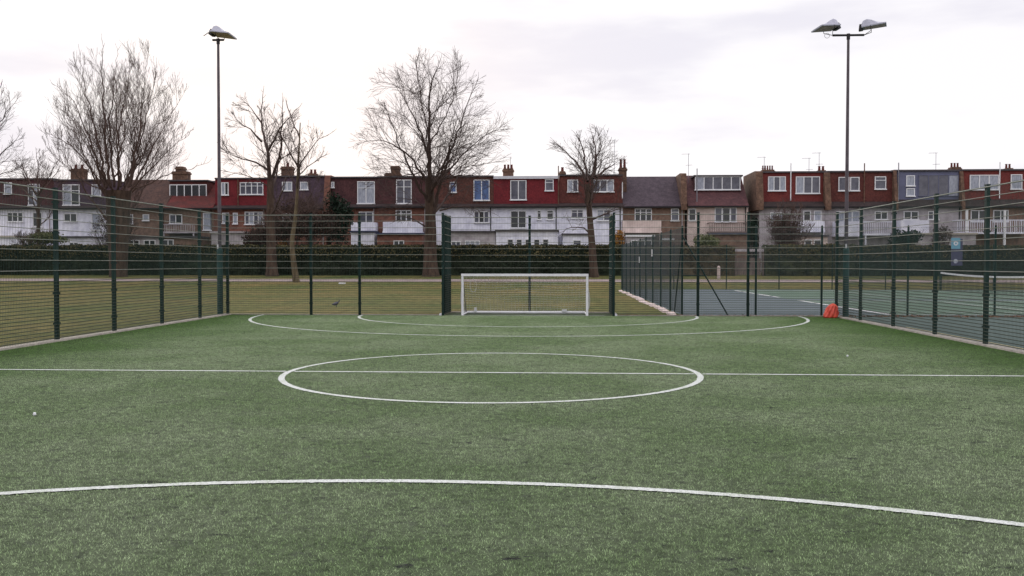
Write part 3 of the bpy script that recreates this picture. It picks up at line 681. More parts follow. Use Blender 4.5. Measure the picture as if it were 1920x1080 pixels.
def grow(T, rng, p, d, ln, r, lvl, maxl, env, trop, droop, tw):
    e = (p-env[0])/env[1]; q_ = (e*e).sum()
    if q_ > 1.15 and lvl > 1: return
    e2 = (p+d*ln*.8-env[0])/env[1]; q2 = (e2*e2).sum(); lim = 1.0+.22*rng.random()
    if q2 > lim: ln = ln*max(.3, min(1, (lim-min(q_, lim*.96))/(q2-min(q_, lim*.96))+.1))
    nseg = 5 if lvl < maxl else 3
    pts = [p]; st = ln/nseg; dd = d.copy()
    for k in range(nseg):
        dd = dd+rng.normal(size=3)*(.12 if lvl < maxl else .09)+np.array([0, 0, trop*(1-.5*k/nseg)-droop*(lvl >= 2)])
        dd /= np.linalg.norm(dd); pts.append(pts[-1]+dd*st)
    pts = np.array(pts); m = len(pts); rad = r*(1-np.linspace(0, .7, m)); rad = np.maximum(rad, tw*(.75 if lvl == maxl else 1))
    T[1 if lvl >= 2 else 0].add(pts, rad, 5 if lvl == 1 else (4 if lvl == 2 else 3))
    if lvl >= maxl: return
    nc = {1: 6, 2: 4, 3: 3}.get(lvl, 3)
    if ln < .8: nc = 3
    for c in range(nc):
        t = .15+.8*(c+rng.random()*.9)/nc; f = t*(m-1); i = min(int(f), m-2); q = pts[i]+(pts[i+1]-pts[i])*(f-i)
        ax = pts[i+1]-pts[i]; ax /= np.linalg.norm(ax); s = rng.normal(size=3); s -= ax*(s@ax); s /= np.linalg.norm(s)
        an = rng.uniform(.35, .8); nd = ax*math.cos(an)+s*math.sin(an)
        grow(T, rng, q, nd, ln*rng.uniform(.45, .8)*(1.1-.5*t), rad[i]*.58, lvl+1, maxl, env, trop, droop, tw)
def tree(label, Y, trunk, limbs, env, seed, bark=None, twig=None, r_trunk=.5, spacing=.55, l1=2.6, trop=.12, droop=0, tw=.0085, extra=6, maxl=3, name='bare_tree', flare=1.35, kids=1.0, taper=.45, lk=1.0):
    """trunk / limbs: px polylines with radii; env: px box of the crown"""
    rng = np.random.default_rng(seed); g0 = gz(Y); bark = bark or m_bark; twig = twig or m_twig
    base = P(trunk[0][0], trunk[0][1], Y); root = thing(name, (base.x, Y, g0), label, 'tree')
    ex0, ey0, ex1, ey1 = env; c0 = P((ex0+ex1)/2, (ey0+ey1)/2, Y); w_ = (P(ex1, ey1, Y).x-P(ex0, ey1, Y).x)/2; h_ = (P(ex0, ey0, Y).z-P(ex0, ey1, Y).z)/2
    E = (np.array(c0), np.array([w_, w_*.85, h_]))
    T = [Tubes(), Tubes()]; TT = Tubes(); TL = T[0]
    tp_ = [np.array(P(x, y, Y)) for x, y in trunk]; tp_[0][2] = g0-.15
    tpts, tl = resample(tp_, .5); k = np.linspace(0, 1, len(tpts)); rad = r_trunk*(1-taper*k)*(1+(flare-1)*np.exp(-k*14)); 
    TT.add(tpts, rad, 14)
    def limb(pts, r0, r1):
        r0 *= lk; r1 *= lk
        lp, ll = resample(pts, .5); m = len(lp); k = np.linspace(0, 1, m)
        lp[1:-1] += rng.normal(size=(m-2, 3))*.05; rd = r0+(r1*.7-r0)*k**.75
        TL.add(lp, rd, 8)
        n = max(3, int(ll/spacing*kids))
        for c in range(n):
            t = .12+.88*(c+rng.random())/n
            f = min(t, .999)*(m-1); i = int(f); q = lp[i]+(lp[i+1]-lp[i])*(f-i); ax = lp[i+1]-lp[i]; ax /= np.linalg.norm(ax)
            s = rng.normal(size=3); s -= ax*(s@ax); s /= np.linalg.norm(s); an = rng.uniform(.35, .95)
            nd = ax*math.cos(an)+s*math.sin(an)
            grow(T, rng, q, nd, l1*rng.uniform(.5, 1.2)*(1.15-.5*t), min(max(.016, rd[i]*.34), .036), 1, maxl, E, trop, droop, tw)
        grow(T, rng, lp[-1], (lp[-1]-lp[-2])/np.linalg.norm(lp[-1]-lp[-2]), l1*.6, min(r1, .016), 1, maxl, E, trop, droop, tw)
    for (px, r0, r1) in limbs:
        s = rng.uniform(-.55, .55); pw_ = [np.array(P(x, y, Y)) for x, y in px]; d0 = 0; o = [pw_[0]]
        y0 = rng.uniform(-.1, .1)
        for a_, b_ in zip(pw_, pw_[1:]):
            d0 += np.linalg.norm(b_-a_); q = b_.copy(); q[1] += s*d0
            f = q[1]/Y; q[0] *= f; q[2] = H+(q[2]-H)*f; o.append(q)     # keep its bearing while it leaves the trunk's plane
        limb(o, r0, r1)
    for e in range(extra):                                       # limbs towards and away from the viewer
        i = int(len(tpts)*rng.uniform(.55, .98)); i = min(i, len(tpts)-1); sg = 1 if e % 2 else -1
        d = np.array([rng.uniform(-.5, .5), sg*rng.uniform(.5, .9), rng.uniform(.5, 1.1)]); d /= np.linalg.norm(d)
        ln = E[1][2]*rng.uniform(.7, 1.15); p0 = tpts[i]; p1 = p0+d*ln*.5; p2 = p1+(d+np.array([0, 0, .35]))*ln*.45
        limb([p0, p1, p2], r_trunk*.3, .03)
    TT.build('trunk', bark, root)
    c_ = T[0].build('branches', twig, root) if T[0].V else None
    if T[1].V: T[1].build('twigs', twig, root)
    return root
tree('tallest bare tree with a broad round crown behind the left post of the goal recess', 71, [(808, 518), (806, 470), (808, 436), (806, 390), (805, 335)],
     [([(805, 340), (805, 286), (806, 224), (804, 184), (811, 143), (825, 114)], .26, .03),
      ([(812, 400), (829, 331), (846, 281), (862, 241), (876, 196), (895, 151)], .2, .025),
      ([(829, 335), (862, 294), (895, 265), (927, 245)], .12, .02),
      ([(804, 345), (768, 294), (744, 271), (711, 261), (687, 265)], .16, .02),
      ([(804, 300), (789, 249), (776, 220), (756, 180), (732, 151)], .13, .02),
      ([(806, 262), (790, 190), (784, 140), (782, 118)], .09, .02),
      ([(806, 270), (832, 228), (850, 185), (858, 140)], .09, .02),
      ([(798, 425), (776, 408), (748, 404), (711, 400)], .09, .02),
      ([(824, 395), (862, 383), (895, 392), (925, 400)], .09, .02),
      ([(802, 320), (770, 330), (730, 330), (700, 345)], .07, .02),
      ([(826, 340), (870, 325), (905, 330), (930, 345)], .08, .02),
      ([(800, 390), (770, 372), (735, 372)], .07, .02)],
     (672, 100, 945, 430), 11, r_trunk=.55, spacing=.5, l1=3.5, trop=.03, droop=.03, extra=6, lk=.8)
tree('broad bare tree of many upright stems behind the left fence', 70, [(222, 520), (222, 460), (222, 410), (222, 358)],
     [([(207, 350), (197, 260), (193, 180), (191, 75)], .2, .02), ([(214, 350), (205, 230), (215, 150), (220, 92)], .16, .02),
      ([(200, 352), (178, 240), (160, 170), (149, 95)], .18, .02), ([(198, 355), (165, 255), (140, 190), (100, 158)], .16, .02),
      ([(196, 358), (150, 285), (110, 260), (75, 244)], .13, .02), ([(226, 350), (222, 250), (238, 160), (246, 108)], .16, .02),
      ([(240, 352), (262, 250), (268, 180), (272, 122)], .15, .02), ([(244, 350), (270, 240), (288, 160), (293, 120)], .14, .02),
      ([(248, 352), (290, 270), (318, 220), (337, 188)], .15, .02), ([(246, 354), (300, 300), (335, 265), (345, 255)], .13, .02),
      ([(248, 360), (310, 330), (350, 318), (388, 306)], .1, .02), ([(196, 360), (150, 335), (110, 300), (90, 280)], .1, .02),
      ([(214, 350), (228, 280), (236, 220), (252, 170)], .12, .02), ([(200, 350), (185, 300), (150, 235), (128, 205)], .12, .02),
      ([(235, 350), (250, 300), (252, 230), (250, 190)], .12, .02)],
     (82, 74, 356, 400), 23, twig=m_twigp, r_trunk=.6, taper=-.55, spacing=.55, l1=3.0, trop=.2, extra=8, flare=1.15, lk=.62)
tree('open bare tree with twisting limbs to the right of the left floodlight', 71, [(510, 512), (508, 440), (507, 380), (507, 330)],
     [([(505, 330), (502, 289), (493, 240), (489, 205), (494, 168)], .17, .02), ([(491, 266), (472, 244), (445, 225)], .09, .02),
      ([(512, 330), (524, 300), (527, 255), (531, 221), (530, 185)], .13, .02), ([(503, 282), (518, 251), (540, 221), (562, 200)], .1, .02),
      ([(502, 318), (476, 300), (452, 298), (419, 285)], .1, .02), ([(490, 230), (470, 205), (458, 190)], .06, .02),
      ([(505, 350), (470, 330), (440, 325)], .06, .02)],
     (422, 165, 570, 400), 31, r_trunk=.42, spacing=.6, l1=2.4, trop=.05, extra=4, tw=.010)
tree('slender pale-trunked tree with clinging leaves, leaning in front of the dark shrub', 63.5, [(556, 530), (549, 480), (546, 452), (553, 420), (557, 370), (559, 312), (561, 270), (563, 230)],
     [([(559, 320), (580, 275), (600, 258), (626, 246)], .06, .015), ([(559, 330), (590, 300), (612, 290)], .05, .015), ([(557, 350), (535, 310), (525, 280)], .05, .015),
      ([(560, 290), (545, 255), (540, 235)], .04, .015), ([(553, 410), (575, 380), (590, 345)], .05, .015), ([(552, 420), (525, 395), (505, 390)], .05, .015)],
     (498, 228, 618, 420), 37, bark=m_barkg, r_trunk=.2, spacing=.4, l1=1.5, trop=.08, extra=3, taper=.85)
tree('small bare tree with a spreading crown to the right of the goal', 70, [(1114, 520), (1110, 457), (1105, 398), (1102, 345)],
     [([(1102, 340), (1095, 294), (1092, 264), (1078, 250)], .13, .02), ([(1112, 335), (1116, 294), (1114, 264), (1107, 242)], .12, .02),
      ([(1114, 330), (1121, 285), (1130, 267)], .1, .02), ([(1118, 332), (1135, 318), (1154, 306)], .11, .03),
      ([(1098, 335), (1080, 300), (1056, 282), (1039, 270)], .11, .02), ([(1109, 412), (1127, 404), (1142, 398), (1166, 390)], .09, .02),
      ([(1104, 436), (1095, 424), (1074, 421), (1053, 439)], .07, .02)],
     (1022, 238, 1182, 440), 41, r_trunk=.31, spacing=.5, l1=2.5, trop=.02, extra=4)
tree('bare tree cut off by the left edge behind the fence', 69, [(-60, 520), (-58, 420), (-55, 340)],
     [([(-55, 345), (-30, 270), (0, 230), (22, 200)], .15, .02), ([(-55, 345), (-60, 250), (-50, 170)], .15, .02), ([(-50, 330), (0, 290), (30, 262)], .12, .02),
      ([(-58, 330), (-100, 260), (-130, 200)], .13, .02), ([(-52, 360), (-10, 330), (20, 322)], .1, .02), ([(-55, 300), (-20, 220), (2, 160)], .12, .02)],
     (-170, 140, 52, 380), 43, r_trunk=.55, spacing=.6, l1=2.6, trop=.1, extra=4)
tree('low bushy bare tree in the garden at far left', 80, [(72, 470), (72, 400), (72, 360)],
     [([(72, 365), (50, 330), (30, 305)], .08, .02), ([(72, 365), (72, 320), (68, 285)], .08, .02), ([(72, 365), (95, 325), (110, 300)], .08, .02), ([(72, 380), (35, 350), (10, 340)], .07, .02), ([(72, 380), (110, 350), (128, 335)], .07, .02)],
     (0, 282, 140, 420), 47, twig=m_twigp, r_trunk=.2, spacing=.45, l1=1.8, trop=.1, extra=4, name='small_bare_tree')
def shrub(label, x, y, Y, w, h, m, n, size, seed, twiggy=0, name='shrub'):
    """x px of the middle, y px of the top; w, h in metres, standing on the ground"""
    rng = np.random.default_rng(seed); g0 = gz(Y); top = P(x, y, Y); r = thing(name, (top.x, Y, g0), label, 'shrub')
    hh = top.z-g0; lo = max(0, hh-h)
    cl = rng.normal(size=(9, 3)); cl /= np.linalg.norm(cl, axis=1, keepdims=True); cl *= rng.uniform(.25, .62, (9, 1)); 
    k = rng.integers(0, 9, n); q = rng.normal(size=(n, 3)); q /= np.linalg.norm(q, axis=1, keepdims=True); q *= rng.uniform(.1, .5, (n, 1))**.6
    q = q*.62+cl[k]; c = np.c_[top.x+q[:, 0]*w*.62, Y+q[:, 1]*w*.5, g0+lo+h*.5+q[:, 2]*h*.52]
    V, Fc = leaf_cloud(c, size, rng); np_mesh('leaves', V, Fc, m, r)
    T = Tubes(); tt = [Tubes(), Tubes()]; E = (np.array((top.x, Y, g0+hh/2)), np.array([w/2, w/2, hh/2]))
    for s in range(6+twiggy):
        b = np.array([top.x+rng.uniform(-.25, .25)*w*.4, Y+rng.uniform(-.2, .2), g0-.05]); e = np.array([top.x+rng.uniform(-.42, .42)*w, Y+rng.uniform(-.35, .35)*w, g0+hh*rng.uniform(.6, .9)])
        mid = (b+e)/2+np.array([0, 0, .2]); lp, _ = resample([b, mid, e], .4); T.add(lp, np.linspace(.045, .015, len(lp)), 6)
        if twiggy:
            for c_ in range(7):
                i = rng.integers(len(lp)//3, len(lp)-1); nd = rng.normal(size=3)+np.array([0, 0, 1.0]); nd /= np.linalg.norm(nd)
                grow(tt, rng, lp[i], nd, w*.35, .02, 1, 3, E, .1, 0, .008)
    T.build('stems', m_twig, r)
    if tt[0].V: tt[0].build('branches', m_twigp, r)
    if tt[1].V: tt[1].build('twigs', m_twigp, r)
    return r
shrub('broad dark brown shrub behind the slender leaning tree', 560, 366, 76, 7.0, 4.6, m_dead, 6500, .09, 3, 10)
shrub('dark evergreen shrub beside the brown one, left of the white bay house', 632, 358, 77, 3.2, 4.9, m_ever, 4200, .1, 4)
shrub('dark brown overgrown shrub behind the base of the open bare tree', 487, 408, 77, 3.0, 3.2, m_dead, 2200, .09, 5, 6)
shrub('amber-leaved shrub behind the right post of the goal recess', 1161, 424, 78, 1.3, 2.2, m_amber, 1300, .08, 6)
shrub('rounded olive bush before the cream house', 1330, 428, 78, 3.0, 2.2, m_olive, 2600, .09, 7)
shrub('bare reddish bush before the white balcony house', 1476, 376, 78, 4.2, 4.4, m_dead, 700, .08, 8, 16)
shrub('narrow dark conifer in the gap between the two terraces', 1413, 392, 80, 1.3, 4.6, m_ever, 2600, .09, 9)
shrub('dark green bush behind the third post of the right fence', 1697, 418, 79, 3.4, 2.6, m_ever, 2800, .1, 10)
shrub('small reddish bush on the garden wall at right', 1766, 412, 79, 1.8, 2.6, m_dead, 500, .08, 12, 6)
shrub('small olive bush behind the hedge at far left', 75, 428, 77, 4.6, 1.6, m_olive, 2000, .09, 13, 3)
shrub('bare brown bush behind the left fence under the broad tree', 215, 392, 77, 4.0, 3.6, m_dead, 900, .08, 14, 10)
shrub('small yellow-flowered shrub at the foot of the dark shrub', 530, 442, 75.6, .9, 1.4, m_amber, 260, .06, 15)

# ------------------------------------------------------------------ terraced houses
YF = 88.0; G0 = .7
def window(root, x0, y0, x1, y1, cols, kind, Y, rows=0, fr=.075, name='window', sill=True, fmat=None):
    a = P(x0, y0, Y); b = P(x1, y1, Y); X0, X1, Zt, Zb = a.x, b.x, a.z, b.z
    mb = MB(); yo = Y-.07; yi = Y+.0
    mb.box(X0, X1, yo, yi, Zt-fr, Zt).box(X0, X1, yo, yi, Zb, Zb+fr)
    mb.box(X0, X0+fr, yo, yi, Zb+fr, Zt-fr).box(X1-fr, X1, yo, yi, Zb+fr, Zt-fr)
    for c in range(1, cols): xx = X0+(X1-X0)*c/cols; mb.box(xx-fr*.55, xx+fr*.55, yo, yi, Zb+fr, Zt-fr)
    if rows: zz = Zt-(Zt-Zb)*.3; mb.box(X0+fr, X1-fr, yo+.004, yi, zz-.025, zz+.025)
    if sill: mb.box(X0-.06, X1+.06, yo-.06, yo-.001, Zb-.05, Zb+.04)
    f = mb.build(name, fmat or m_white, root)
    g_ = {'d': m_glass, 'g': m_gglass, 'p': m_curt, 'b': m_blue}
    ks = kind if len(kind) == cols else kind[0]*cols
    for gk in sorted(set(ks)):
        mb = MB()
        for c in range(cols):
            if ks[c] == gk: mb.box(X0+(X1-X0)*c/cols+.01, X0+(X1-X0)*(c+1)/cols-.01, Y-.03, Y-.004, Zb+.02, Zt-.02)
        mb.build('pane', g_[gk], f)
    return f
def house(label, x0, x1, top, eave, kind, up, lo, ups=(), los=(), ext=(), balc=(), chim=(), aer=(), pipe=(), party=None, dormer=None, fascia=None, gutter=True, skirt=None):
    xm = (x0+x1)/2; YU = YF+.35; D = 8.0
    X0 = P(x0, eave, YF).x+.004; X1 = P(x1, eave, YF).x-.004; ze = P(xm, eave, YF).z
    r = thing('terraced_house', ((X0+X1)/2, YF, G0), label, 'house', 'houses of the terraces behind the park')
    MB().box(X0, X1, YF, YF+D, G0-.3, ze).build('wall', lo, r)
    if kind == 'loft':
        zt = P(xm, top, YU).z; zs = P(xm, skirt, YU).z if skirt else ze+.32
        MB().box(X0+.002, X1-.002, YU, YF+D-.3, ze+.001, zt).build('loft_wall', up, r)
        MB().hull8([(X0, YF-.28, ze-.02), (X1, YF-.28, ze-.02), (X1, YU-.002, ze+.003), (X0, YU-.002, ze+.003)], [(X0, YF-.28, ze+.05), (X1, YF-.28, ze+.05), (X1, YU-.002, zs), (X0, YU-.002, zs)]).build('eaves', m_slated, r)
        MB().box(X0, X1, YU-.14, YF+D-.2, zt+.002, zt+.14).build('roof', m_felt if not fascia else m_facia, r)
        if fascia: MB().box(X0, X1, YU-.16, YU-.142, zt-.12, zt+.12).build('fascia', m_facia, r)
    else:
        YR = YF+3.8; zr = P(xm, top, YR).z; 
        mb = MB(); i = 0
        mb.v += [(x, y, z) for x in (X0, X1) for (y, z) in ((YF-.3, ze-.02), (YF-.3, ze+.06), (YR, zr), (YF+D+.2, ze+.06), (YF+D+.2, ze-.02))]
        mb.f += [(0, 1, 2, 3, 4), (9, 8, 7, 6, 5), (0, 5, 6, 1), (1, 6, 7, 2), (2, 7, 8, 3), (3, 8, 9, 4), (0, 4, 9, 5)]
        mb.build('roof', up, r)
        if dormer:
            dx0, dy0, dx1, dy1, dy = dormer; yd = YF+dy; a = P(dx0, dy0, yd); b = P(dx1, dy1, yd)
            MB().box(a.x, b.x, yd, YR+1.5, b.z-.35, a.z).build('dormer', up, r)
            MB().box(a.x-.12, b.x+.12, yd-.15, YR+1.6, a.z+.002, a.z+.13).build('dormer_roof', m_felt, r)
    if gutter: MB().box(X0, X1, YF-.42, YF-.285, ze-.1, ze+.02).build('gutter', m_black, r)
    hs = sum(map(ord, label)) % 7
    MB().bar((X1-.25, YF-.07, G0), (X1-.25, YF-.07, ze-.05), .045, 6).build('downpipe', m_black if hs % 2 else m_rendg, r)
    for wn in ups: window(r, *wn[:6], YU if kind == 'loft' else YF+dormer[4], *(wn[6:7] or (0,)))
    for wn in los: window(r, *wn[:6], YF, *(wn[6:7] or (0,)))
    for (ex0, ex1, ey, dp, wm, rm, wins) in ext:
        ye = YF-dp; a = P(ex0, ey, ye); b = P(ex1, ey, ye); zt = (a.z+b.z)/2
        e_ = MB().box(a.x, b.x, ye, YF-.005, G0-.2, zt).build('extension', wm, r)
        MB().box(a.x-.1, b.x+.1, ye-.18, YF-.008, zt+.002, zt+.16).build('extension_roof', rm, e_)
        for wn in wins: window(e_, *wn[:6], ye)
    for (bx0, by0, bx1, by1, bm, style) in balc:
        yb = YF-1.25; a = P(bx0, by0, yb); b = P(bx1, by1, yb); mb = MB()
        if style == 's': mb.box(a.x, b.x, yb, yb+.06, b.z, a.z).box(a.x, a.x+.06, yb+.062, YF-.01, b.z, a.z).box(b.x-.06, b.x, yb+.062, YF-.01, b.z, a.z)
        else:
            mb.box(a.x, b.x, yb, yb+.06, a.z-.08, a.z); k = int((b.x-a.x)/.16)
            for i in range(k+1): xx = a.x+(b.x-a.x)*i/k; mb.box(xx-.022, xx+.022, yb+.01, yb+.05, b.z, a.z-.08)
            mb.box(a.x, a.x+.06, yb+.062, YF-.01, a.z-.08, a.z).box(b.x-.06, b.x, yb+.062, YF-.01, a.z-.08, a.z)
        mb.box(a.x-.05, b.x+.05, yb-.02, YF-.006, b.z-.16, b.z-.002)
        for xx in (a.x+.02, b.x-.14): mb.box(xx, xx+.12, yb+.02, yb+.14, G0, b.z-.161)
        mb.build('balcony', bm, r)
    for ci, (cx0, cx1, cy, np_, cyb, pm) in enumerate(chim):
        yc = YF+1.6-.012*ci; a = P(cx0, cy, yc); b = P(cx1, cyb, yc); mb = MB().box(a.x, b.x, yc, yc+.9, min(b.z, ze)-.1, a.z)
        mb.box(a.x-.07, b.x+.07, yc-.07, yc+.97, a.z-.28, a.z-.12); ch = mb.build('chimney', m_brickp, r)
        for i in range(np_):
            xx = a.x+(b.x-a.x)*(i+.5)/np_; hp = .75 if pm else .35
            pr = min(.15, (b.x-a.x)/np_*.38); MB().bar((xx, yc+.45, a.z), (xx, yc+.45, a.z+hp), pr, 10, pr*.75).bar((xx, yc+.45, a.z+hp), (xx, yc+.45, a.z+hp+.06), pr*.95, 10).build('chimney_pot', m_pot, ch)
    for (ax, ay, ab, st) in aer:
        ya = YF+2.6; a = P(ax, ay, ya); b = P(ax, ab, ya); mb = MB().bar((a.x, ya, b.z-.4), (a.x, ya, a.z), .022, 5)
        L_ = .75
        for zz, s_ in ((a.z-.05, -1), (a.z-1.1, 1)):
            if zz < b.z: continue
            mb.bar((a.x-L_*(.85 if s_ < 0 else .35), ya, zz), (a.x+L_*(.2 if s_ < 0 else .45), ya, zz+.02), .016, 4)
            for k in range(6): xx = a.x-L_*.85+k*.15 if s_ < 0 else a.x-L_*.35+k*.12; mb.bar((xx, ya-.18, zz), (xx, ya+.18, zz), .008, 3)
        mb.build('aerial', m_galv, r)
    for (px_, py0, py1, pm_) in pipe:
        yp = YU-.12; a = P(px_, py0, yp); b = P(px_, py1, yp); MB().bar((a.x, yp, b.z), (a.x, yp, a.z), .05, 8).build('soil_pipe', pm_, r)
    if party:
        pxa, pxb, pty, pm_ = party; a = P(pxa, pty, YF+.1); b = P(pxb, pty, YF+.1); mb = MB()
        zt = a.z
        mb.v += [(x, y, z) for x in (a.x, b.x) for (y, z) in ((YF-.5, ze-.3), (YF-.5, ze+.25), (YF+.05, zt-.1), (YF+.5, zt), (YF+6, zt), (YF+6, ze-.3))]
        mb.f += [(5, 4, 3, 2, 1, 0), (6, 7, 8, 9, 10, 11)]+[(k, (k+1) % 6, 6+(k+1) % 6, 6+k) for k in range(6)]
        mb.build('party_wall', pm_, r)
    return r
W = 'white_render'
house('brown tile-hung end house with white rendered ground walls at far left', -42, 98, 337, 391, 'loft', m_maroon, m_rend,
      ups=[(8, 342, 23, 364, 1, 'p', 1), (53, 345, 75, 385, 2, 'gp', 1)], los=[(14, 398, 44, 416, 3, 'd'), (62, 398, 80, 425, 1, 'd')],
      ext=[(-40, 86, 445, 2.5, m_rend, m_conc, [(24, 456, 38, 466, 1, 'd')])])
house('purple-brown house with a broad stepped chimney behind the left fence', 98, 205, 339, 391, 'loft', m_purple, m_rend,
      ups=[(118, 346, 150, 385, 2, 'pd', 1), (172, 346, 190, 368, 1, 'p')], los=[(120, 400, 145, 416, 2, 'd'), (172, 400, 190, 432, 1, 'p')],
      ext=[(112, 168, 446, 2.5, m_rend, m_felt, [(130, 454, 148, 466, 2, 'd')])], chim=[(132, 156, 316, 2, 340, 0)])
house('house with an undormered brown tiled roof behind the broad tree', 205, 311, 337, 391, 'pitch', m_rustd, m_brick,
      los=[(268, 402, 280, 414, 1, 'p'), (226, 402, 250, 420, 2, 'g')], ext=[(232, 300, 446, 2.5, m_rendg, m_felt, [(240, 450, 262, 466, 2, 'd'), (270, 450, 292, 466, 2, 'd')])])
house('brick house with a wide white five-light dormer and a tall chimney', 311, 401, 339, 391, 'pitch', m_oxide, m_brick, dormer=(318, 340, 389, 372, 1.5),
      ups=[(318, 346, 388, 371, 5, 'd')], los=[(318, 402, 342, 420, 2, 'gd'), (381, 399, 397, 432, 1, 'p')], chim=[(323, 351, 321, 0, 340, 0), (329, 342, 312, 0, 322, 0)],
      balc=[(305, 420, 364, 434, m_rendg, 'r')], ext=[(303, 372, 446, 2.5, m_brick, m_felt, [(305, 449, 326, 462, 2, 'd')])])
house('scarlet tile-hung house just right of the left floodlight', 401, 500, 336, 391, 'loft', m_red, m_brickr,
      ups=[(415, 342, 429, 366, 2, 'pd'), (450, 342, 494, 365, 4, 'g', 1)], los=[(417, 399, 430, 419, 1, 'p'), (437, 399, 446, 420, 1, 'p'), (459, 397, 493, 421, 4, 'gpgp', 1)],
      ext=[(396, 456, 437, 2.2, m_rendg, m_rendg, []), ], pipe=[(446, 333, 388, m_brickp)], aer=[(461, 318, 336, 0)])
house('dark slate-clad house behind the open bare tree', 500, 611, 332, 391, 'loft', m_purple, m_brickr,
      ups=[(529, 341, 548, 358, 2, 'p'), (563, 341, 578, 356, 1, 'p')], los=[(530, 400, 560, 418, 2, 'g')], chim=[(527, 547, 312, 1, 332, 0), (578, 592, 325, 2, 332, 0)],
      party=(609, 619, 328, m_brickr))
house('maroon house with a pale full-height loft window beside the evergreen shrub', 620, 706, 334, 389, 'loft', m_maroon, m_brickr,
      ups=[(621, 341, 627, 352, 1, 'p'), (670, 340, 703, 382, 2, 'p', 1)], los=[(673, 397, 700, 418, 2, 'g', 1), (677, 430, 691, 455, 1, 'd')],
      balc=[(658, 417, 704, 434, m_rend, 's')], ext=[(658, 702, 436, 1.9, m_rend, m_navy, [])])
house('maroon house with a stepped chimney and a navy roofed extension', 706, 802, 333, 388, 'loft', m_maroon, m_brickr,
      ups=[(743, 337, 772, 382, 2, 'gg', 1)], los=[(742, 394, 772, 416, 3, 'd', 1)], balc=[(718, 416, 790, 434, m_rend, 's')],
      chim=[(733, 748, 311, 0, 334, 0), (722, 750, 324, 0, 334, 0)], ext=[(707, 792, 440, 2.4, m_brickr, m_navy, [(738, 451, 758, 462, 2, 'd')])])
house('rust tile-hung house with a blue-curtained window left of the scarlet loft', 802, 925, 332, 388, 'loft', m_rust, m_rend,
      ups=[(843, 341, 856, 361, 1, 'b', 1), (888, 337, 918, 376, 2, 'b')], los=[(889, 396, 917, 418, 3, 'gdg')],
      ext=[(838, 929, 436, 2.4, m_rendg, m_felt, [(846, 452, 864, 463, 2, 'g'), (872, 451, 900, 463, 3, 'p')]), ], chim=[(826, 846, 326, 2, 333, 0)])
house('bright scarlet loft house with a white fascia above the goal', 925, 1048, 333, 388, 'loft', m_red, m_rend, fascia=1,
      ups=[(957, 338, 987, 375, 2, 'g'), (1022, 336, 1038, 358, 1, 'g', 1)], los=[(957, 395, 987, 428, 2, 'd'), (1007, 394, 1015, 412, 1, 'd', 1), (1025, 394, 1038, 412, 1, 'd', 1)],
      ext=[(930, 1046, 434, 2.6, m_rend, m_felt, [(951+16.5*k, 448, 963+16.5*k, 463, 1, 'd') for k in range(5)])], chim=[(943, 962, 316, 3, 333, 0)], pipe=[(988, 405, 470, m_black)],
      aer=[(957, 294, 332, 0)])
house('red-brown loft house with a twin-potted chimney behind the small bare tree', 1048, 1168, 330, 387, 'loft', m_redb, m_rend,
      ups=[(1064, 337, 1084, 360, 2, 'pg'), (1112, 337, 1151, 360, 3, 'ggp')], los=[(1071, 393, 1094, 410, 2, 'g', 1), (1119, 393, 1145, 414, 2, 'pg', 1)],
      ext=[(1055, 1110, 441, 2.0, m_rend, m_felt, [(1074, 450, 1090, 460, 1, 'g')])], chim=[(1161, 1175, 314, 2, 334, 1), (1049, 1060, 321, 1, 332, 0)], pipe=[(1167, 341, 372, m_white), (1047, 311, 388, m_brickp)],
      aer=[(1152, 262, 325, 0)])
house('brown brick house with a plain plum-coloured roof', 1168, 1284, 331, 388, 'pitch', m_slate, m_brick,
      los=[(1190, 391, 1222, 416, 3, 'd', 1), (1258, 391, 1273, 414, 1, 'g', 1)], balc=[(1168, 413, 1240, 433, m_cream, 's')],
      ext=[(1176, 1226, 444, 2.6, m_rendg, m_white, [(1183, 450, 1222, 468, 3, 'd')]), (1243, 1262, 450, 1.6, m_brick, m_white, [])], party=(1276, 1287, 324, m_brickp), aer=[(1291, 288, 335, 0)])
house('cream rendered house with the widest white dormer, last before the gap', 1289, 1403, 329, 387, 'pitch', m_maroon, m_cream, dormer=(1303, 331, 1390, 357, 1.5),
      ups=[(1303, 331, 1388, 356, 5, 'pgggg')], los=[(1291, 391, 1305, 414, 1, 'd'), (1340, 389, 1354, 417, 1, 'g'), (1354, 389, 1369, 417, 1, 'd'), (1369, 389, 1381, 417, 1, 'g')],
      balc=[(1330, 417, 1400, 434, m_wood, 'r')], ext=[(1335, 1402, 440, 2.4, m_brick, m_navy, [])], pipe=[(1307, 316, 472, m_galv)])
house('orange tile-hung loft house with a bare brick gable, first after the gap', 1424, 1552, 324, 388, 'loft', m_oran, m_rendg, skirt=378,
      ups=[(1440, 331, 1473, 358, 3, 'pgp'), (1492, 331, 1537, 363, 3, 'pgg')], los=[(1506, 395, 1520, 414, 1, 'd'), (1526, 395, 1540, 414, 1, 'p'), (1444, 398, 1470, 416, 2, 'p')],
      balc=[(1500, 415, 1546, 432, m_rend, 's')], ext=[(1500, 1552, 444, 2.4, m_cream, m_felt, [(1508, 449, 1522, 463, 1, 'd'), (1526, 449, 1540, 463, 1, 'd')])],
      pipe=[(1483, 306, 376, m_white)], aer=[(1433, 294, 322, 0), (1517, 296, 322, 0), (1536, 286, 322, 0)], chim=[(1430, 1452, 318, 5, 326, 0)], party=(1417, 1430, 320, m_brickp))
